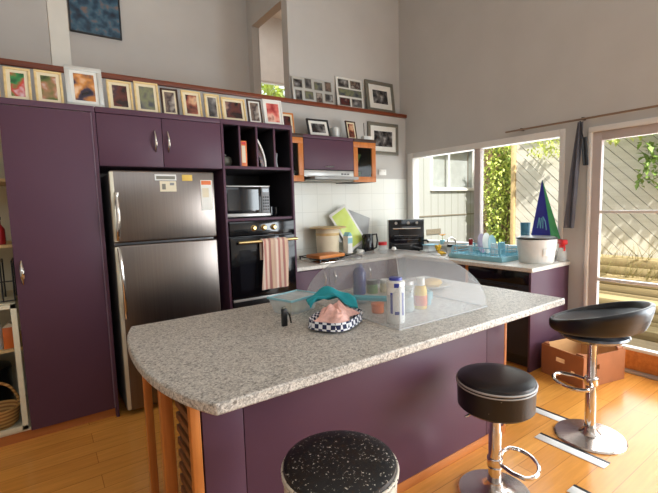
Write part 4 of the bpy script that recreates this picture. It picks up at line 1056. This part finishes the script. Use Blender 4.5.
# saddle back stool
t = thing('bar_stool', 'low-backed black bucket bar stool nearest the glass door', 'bar stool', (-1.29, -2.81, 0), (0, 0, math.radians(98)), G3)
stool_base(t, r=.195, sleeve=(.36, .031), top=.63)
footrest(t, .85, .36, .2, .13, .011)
MB().lathe([(0, .618), (.1, .618), (.16, .63), (.188, .652), (.183, .664), (.1, .676), (0, .68)], n=48).build('seat_shell', M['shell'], t)
def rim(a):
    k = (1 - math.cos(a)) / 2      # 0 front, 1 back
    return k, .705 + .09 * k ** 1.2, .028 + .05 * k, .215 + .045 * k
def band(u, v):
    a = 2 * PI * u; k, zc, hh, rr_ = rim(a); th = .02
    q = 2 * PI * v; c, s_ = math.cos(q), math.sin(q)
    pz = hh * math.copysign(abs(s_) ** .7, s_); prr = th * math.copysign(abs(c) ** .7, c) + .25 * pz * k
    return ((rr_ + prr) * math.cos(a), (rr_ + prr) * math.sin(a), zc + pz)
MB().sheet(band, 64, 20).build('backrest', M['vinyl'], t)
def pad(u, v):
    a = 2 * PI * u; k, zc, hh, rr_ = rim(a); r_ = v
    edge = zc + hh * .2; mid = .715
    return (rr_ * r_ * math.cos(a), rr_ * r_ * math.sin(a), mid + (edge - mid) * r_ ** 2.2)
MB().sheet(pad, 64, 12, .02).build('cushion', M['vinyl'], t)
MB().tube([(-.05, -.09, .618), (-.08, -.17, .6), (-.09, -.21, .58)], .006, 8).build('height_lever', M['black'], t)

# ------------------------------------------------------------------ cardboard box
t = thing('cardboard_box', 'open brown cardboard fruit box on the floor by the glass door', 'box', (-.365, -2.355, 0), (0, 0, -.24))
W, D, Hh = .235, .19, .25
# local x: across, y: depth ; walls with hand holes built as strips
def wall_strip(b, a0, a1, fixed, ax, holes=()):
    th = .006
    segs = []
    if not holes: segs.append((a0, a1, 0, Hh))
    else:
        xs = a0
        for (h0, h1, z0, z1) in holes:
            segs += [(xs, h0, 0, Hh), (h0, h1, 0, z0), (h0, h1, z1, Hh)]; xs = h1
        segs.append((xs, a1, 0, Hh))
    for s0, s1, z0, z1 in segs:
        if ax == 'x': b.box(s0, s1, fixed - th / 2, fixed + th / 2, z0 + .001, z1)
        else: b.box(fixed - th / 2, fixed + th / 2, s0, s1, z0 + .001, z1)
    return b
wall_strip(MB(), -D, D, -W, 'y', [(-.12, -.085, .07, .11), (-.03, .05, .145, .18)]).build('front_wall', M['cardboard'], t)
wall_strip(MB(), -D, D, W, 'y').build('back_wall', M['card_in'], t)
wall_strip(MB(), -W, W, -D, 'x', [(-.12, -.06, .13, .17)]).build('side_wall', M['cardboard'], t)
wall_strip(MB(), -W, W, D, 'x').build('side_wall', M['card_in'], t)
MB().box(-W, W, -D, D, .001, .006).build('bottom', M['card_in'], t)
MB().box(-W + .003, -W + .009, -D, D, .2, .249).build('folded_flap', M['card_in'], t)
for sx in (-1, 1):
    for sy in (-1, 1): MB().prism([(sx * (W - .008), sy * (D - .008)), (sx * (W - .07), sy * (D - .008)), (sx * (W - .008), sy * (D - .07))], .235, .262).build('corner_tab', M['cardboard'], t)
# white strips on the floor
for x, y0, y1, lab in ((-1.215, -2.70, -2.40, 'white strip with a dark edge on the floor behind the bucket stool base'), (-1.52, -3.0, -2.61, 'white strip with a dark edge on the floor before the bucket stool base'), (-1.86, -3.25, -2.965, 'white strip with a dark edge at the bottom edge of the picture')):
    t = thing('floor_strip', lab, 'strip', (x, (y0 + y1) / 2, 0), group='white strips on the floor')
    MB(t.location).box(x - .045, x + .02, y0, y1, .0004, .0035, .001).build('white_strip', M['white_plastic'], t)
    MB(t.location).box(x + .0205, x + .037, y0, y1, .0004, .005, .001).build('dark_edge', M['black'], t)

# ------------------------------------------------------------------ outside
def clip(poly, n, c, keep_ge=True):
    out = []
    for i in range(len(poly)):
        p, q = poly[i], poly[(i + 1) % len(poly)]
        dp = n[0] * p[0] + n[1] * p[1] - c; dq = n[0] * q[0] + n[1] * q[1] - c
        if not keep_ge: dp, dq = -dp, -dq
        if dp >= 0: out.append(p)
        if (dp >= 0) != (dq >= 0):
            f = dp / (dp - dq); out.append((p[0] + f * (q[0] - p[0]), p[1] + f * (q[1] - p[1])))
    return out
t = thing('timber_fence', 'weathered fence of diagonal timber boards outside the door', 'fence', (3.0, -1.7, 0))
b = MB(t.location); rect = [(-4.5, -.3), (.27, -.3), (.27, 2.75), (-4.5, 2.75)]
n = (-math.sqrt(.5), math.sqrt(.5)); pitch = .115; k0 = -2
for k in range(-5, 66):
    c0 = k * pitch - .5
    pl = clip(clip(rect, n, c0, True), n, c0 + pitch - .008, False)
    if len(pl) > 2: b.prism_ax(pl, 'x', 3.0 + .004 * (k % 2), 3.02)
b.build('diagonal_boards', M['grey_timber'], t)
MB(t.location).box(3.022, 3.04, -4.5, .27, -.3, 2.75).build('backing', M['fence_gap'], t)
MB(t.location).box(2.96, 3.06, .275, .345, -.3, 2.8, .005).build('post', M['pale_wood'], t)
tag(MB((3.9, 1, 0)).box(3.9, 3.95, -.2, 3.2, -.3, 3.2).build('board_fence', M['brown_board']), 'brown vertical board fence behind the bush', 'fence')
t = thing('neighbour_wall', 'cream boarded building with a white framed window outside', 'building', (2.2, 1.55, 0))
L = t.location
b = MB(L)
for x0, x1, z0, z1 in ((.2, 2.2, -.3, 3.6), (2.2, 3.45, -.3, 1.74), (2.2, 3.45, 2.52, 3.6), (3.45, 3.85, -.3, 3.6)): b.box(x0, x1, 1.5, 1.6, z0, z1)
b.build('wall_cladding', M['cream_board'], t)
b = MB(L); b.box(2.16, 3.5, 1.455, 1.5, 1.69, 1.75); b.box(2.16, 3.5, 1.47, 1.5, 2.5, 2.55); b.box(2.16, 2.21, 1.47, 1.5, 1.75, 2.5); b.box(3.44, 3.5, 1.47, 1.5, 1.75, 2.5); b.box(2.68, 2.72, 1.48, 1.5, 1.75, 2.5)
wf = b.build('window_frame', M['white'], t)
MB(L).box(2.21, 3.44, 1.52, 1.53, 1.75, 2.5).build('pane', M['pane'], wf)
MB(L).box(2.2, 3.45, 1.62, 1.64, 1.7, 2.55).build('blind', M['silver_frame'], t)
MB(L).box(.2, 3.85, 1.488, 1.5, 1.2, 1.222).build('dark_joint', M['fence_gap'], t)
MB(L).box(2.05, 2.45, 1.485, 1.5, .86, .96).build('vent', M['fence_gap'], t)
tag(MB((2.5, -1, -.3)).box(.12, 6, -6.5, 3.2, -.36, -.3).build('ground_outside', M['soil'], recalc=True), 'leaf-littered ground outside', 'ground', kind='structure')
tag(MB((.6, -3, -.1)).box(.125, 1.15, -5, -.3, -.12, -.04).build('doorstep_deck', M['deck']), 'grey timber deck outside the glass door', 'deck')
for i, (x0, x1, z0, z1, lab) in enumerate(((1.3, 1.55, -.3, .02, 'lowest timber sleeper step outside the glass door'), (1.75, 2.0, -.3, .22, 'second timber sleeper step outside the glass door'), (2.2, 2.45, -.3, .42, 'third timber sleeper step outside the glass door'), (2.6, 2.95, -.3, .62, 'topmost timber sleeper step against the diagonal fence'))):
    t = thing('sleeper_step', lab, 'step', ((x0 + x1) / 2, -2.2, -.3), group='timber sleeper steps outside')
    nlay = max(1, round((z1 - z0) / .11))
    for k in range(nlay):
        a = z0 + (z1 - z0) * k / nlay; MB(t.location).box(x0 + .004 * (k % 2), x1 - .003 * (k % 2), -4.2 + .1 * i, -.75 - .02 * (k % 3), a + .002, z0 + (z1 - z0) * (k + 1) / nlay - .002, .006).build('sleeper', M['sleeper'], t)
def leaves(name, mat, parent, centre, rad, nleaf, size, seed, sheet=None):
    r = random.Random(seed); b = MB(); bm = b.bm
    for i in range(nleaf):
        if sheet: p = Vector((r.uniform(sheet[0], sheet[1]), r.uniform(sheet[2], sheet[3]), r.uniform(sheet[4], sheet[5])))
        else:
            while True:
                d = Vector((r.uniform(-1, 1), r.uniform(-1, 1), r.uniform(-1, 1)))
                if .35 < d.length < 1: break
            k = 1 + .25 * math.sin(5 * d.x + 3 * d.z + seed)
            p = Vector((d.x * rad[0] * k, d.y * rad[1] * k, d.z * rad[2] * k)) + Vector(centre)
        s = size * r.uniform(.6, 1.3)
        m = Matrix.Rotation(r.uniform(0, 6.3), 3, 'Z') @ Matrix.Rotation(r.uniform(-1.3, .4), 3, 'X')
        q = [m @ Vector(v) * s for v in ((0, 0, 0), (.35, .5, .08), (0, 1.2, -.1), (-.35, .5, .08))]
        vs = [bm.verts.new(p + v) for v in q]; bm.faces.new((vs[0], vs[1], vs[2])); bm.faces.new((vs[0], vs[2], vs[3]))
    return b.build(name, mat, parent, recalc=False)
t = thing('garden_bush', 'bushy green and yellow shrub outside between building and fence', 'bush', (3.3, .74, -.3))
leaves('foliage', M['tree'], t, (0, 0, 1.55), (.26, .3, 1.5), 2400, .065, 1)
leaves('young_foliage', M['tree_light'], t, (-.08, -.02, 1.9), (.3, .33, 1.4), 3000, .06, 2)
for k in range(4): MB().tube([(.03 * k - .05, .02 * k, 0), (.06 * k - .1, .1 * k - .15, .8), (.1 * k - .15, .16 * k - .25, 1.7)], [.025, .018, .008], 8).build('stem', M['bark'], t)
t = thing('fence_creeper', 'green creeper hanging over the diagonal fence top', 'plant', (2.86, -1.9, 2.75))
leaves('foliage', M['tree'], t, None, None, 800, .08, 3, (-.12, .03, -.7, .28, -1.15, .25))
leaves('young_foliage', M['tree_light'], t, None, None, 500, .07, 4, (-.12, .02, -.2, .75, -.5, .25))
leaves('trailing_foliage', M['tree_light'], t, None, None, 220, .06, 9, (-.1, .02, 1.3, 1.85, -.6, -.2))
MB().tube([(.02, -.6, .02), (.03, .1, .08), (.02, 1.8, .02)], .015, 8).build('stem', M['bark'], t)
t = thing('dry_grass', 'straw coloured grass clump growing over the top sleeper step', 'grass', (2.45, -1.75, .3))
random.seed(5)
b = MB()
for k in range(420):
    x, y = random.uniform(-.4, .3), random.uniform(-.9, 1.0); z0 = .321 if x > 0.155 else (.121 if -.245 < x < -.01 else -.595)
    a, h_ = random.uniform(0, 6.3), random.uniform(.12, .38); dx, dy = .6 * h_ * math.cos(a), .6 * h_ * math.sin(a)
    q = [(x - .013, y - .006, z0), (x + .013, y + .01, z0), (x + dx, y + dy, z0 + h_), (x + dx - .004, y + dy, z0 + h_)]
    b.bm.faces.new([b.bm.verts.new(p) for p in q])
b.build('blades', M['straw'], t, recalc=False)
t = thing('tall_tree', 'leafy tree rising beyond the fences', 'tree', (6.6, .0, -.3))
leaves('foliage', M['tree_light'], t, (0, 0, 3.6), (1.2, 2.4, 1.6), 1800, .2, 5)
MB().tube([(0, 0, 0), (.05, 0, 1.5), (0, .1, 3.4)], [.12, .09, .05], 10).build('trunk', M['bark'], t)
t = thing('garden_hedge', 'bright green shrub outside the upper room window', 'bush', (-.6, 3.7, -.3))
leaves('foliage', M['tree_light'], t, (0, 0, 3.7), (1.3, .4, 1.5), 2200, .13, 6)
MB().tube([(0, 0, 0), (.03, 0, 2), (0, 0, 3.6)], .05, 8).build('trunk', M['bark'], t)

# ------------------------------------------------------------------ light
w = bpy.data.worlds.new('sky'); scene.world = w; w.use_nodes = True
bg = w.node_tree.nodes['Background']; bg.inputs['Color'].default_value = (.86, .93, 1, 1); bg.inputs['Strength'].default_value = 1.6
def lamp(kind, name, loc, energy, color=(1, 1, 1), rot=None, **kw):
    d = bpy.data.lights.new(name, kind); d.energy = energy; d.color = color
    for k, v in kw.items(): setattr(d, k, v)
    o = bpy.data.objects.new(name, d); COL.objects.link(o); o.location = loc
    if rot: o.rotation_euler = rot
    return o
sd = Vector((.25, .62, -.8))
s = lamp('SUN', 'sun', (-2, -8, 9), 8.2, (1, .97, .93), angle=.02); s.rotation_euler = sd.to_track_quat('-Z', 'Y').to_euler()
lamp('AREA', 'fill_rear_high', (-3.0, YF + .03, 3.6), 17, (.84, .94, 1), (PI / 2, 0, 0), shape='RECTANGLE', size=4.9, size_y=1.1)  # unseen fill added high at the rear to lift the upper walls
lamp('AREA', 'fill_side_rear', (.06, -4.87, 1.2), 185, (.87, .95, 1), (0, PI / 2, 0), shape='RECTANGLE', size=1.85, size_y=2.6)  # unseen fill added to light the island front more than the tall cabinets
lamp('AREA', 'daylight_kitchen_window', (.2, -1.02, 1.55), 13, (.95, .98, 1), (0, PI / 2, 0), shape='RECTANGLE', size=1.0, size_y=1.8)
lamp('AREA', 'daylight_door', (.2, -2.72, 1.05), 18, (.95, .98, 1), (0, PI / 2, 0), shape='RECTANGLE', size=1.8, size_y=.85)
lamp('AREA', 'far_room_fill', (-.8, 1.5, 4.5), 7, (1, .98, .95), (0, 0, 0), shape='DISK', size=.6)  # overhead fill added to brighten the upper room, no real fitting
lamp('AREA', 'passage_fill', (-3.2, .6, 4.5), 2, (1, .93, .8), (0, 0, 0), shape='DISK', size=.4)  # weak overhead fill added for the loft passage, no real fitting

# ------------------------------------------------------------------ camera
cam = bpy.data.cameras.new('camera'); co = bpy.data.objects.new('camera', cam); COL.objects.link(co)
F, CX, CY_, CZ, YAW, PITCH, ROLL = 415.23688, -3.97743, -3.9098, 1.47006, .60802, -.098562, -.029412
fw = Vector((math.sin(YAW) * math.cos(PITCH), math.cos(YAW) * math.cos(PITCH), math.sin(PITCH)))
rt = Vector((math.cos(YAW), -math.sin(YAW), 0)); up = rt.cross(fw)
r2 = rt * math.cos(ROLL) + up * math.sin(ROLL); u2 = -rt * math.sin(ROLL) + up * math.cos(ROLL)
m = Matrix((r2, u2, -fw)).transposed().to_4x4(); m.translation = (CX, CY_, CZ); co.matrix_world = m
cam.sensor_fit = 'HORIZONTAL'; cam.sensor_width = 36; cam.lens = 36 * F / 658; cam.clip_start = .05
scene.camera = co
vs = scene.view_settings
vs.view_transform = 'Standard'; vs.look = 'None'; vs.gamma = 1; vs.use_curve_mapping = False; vs.exposure = 0.35
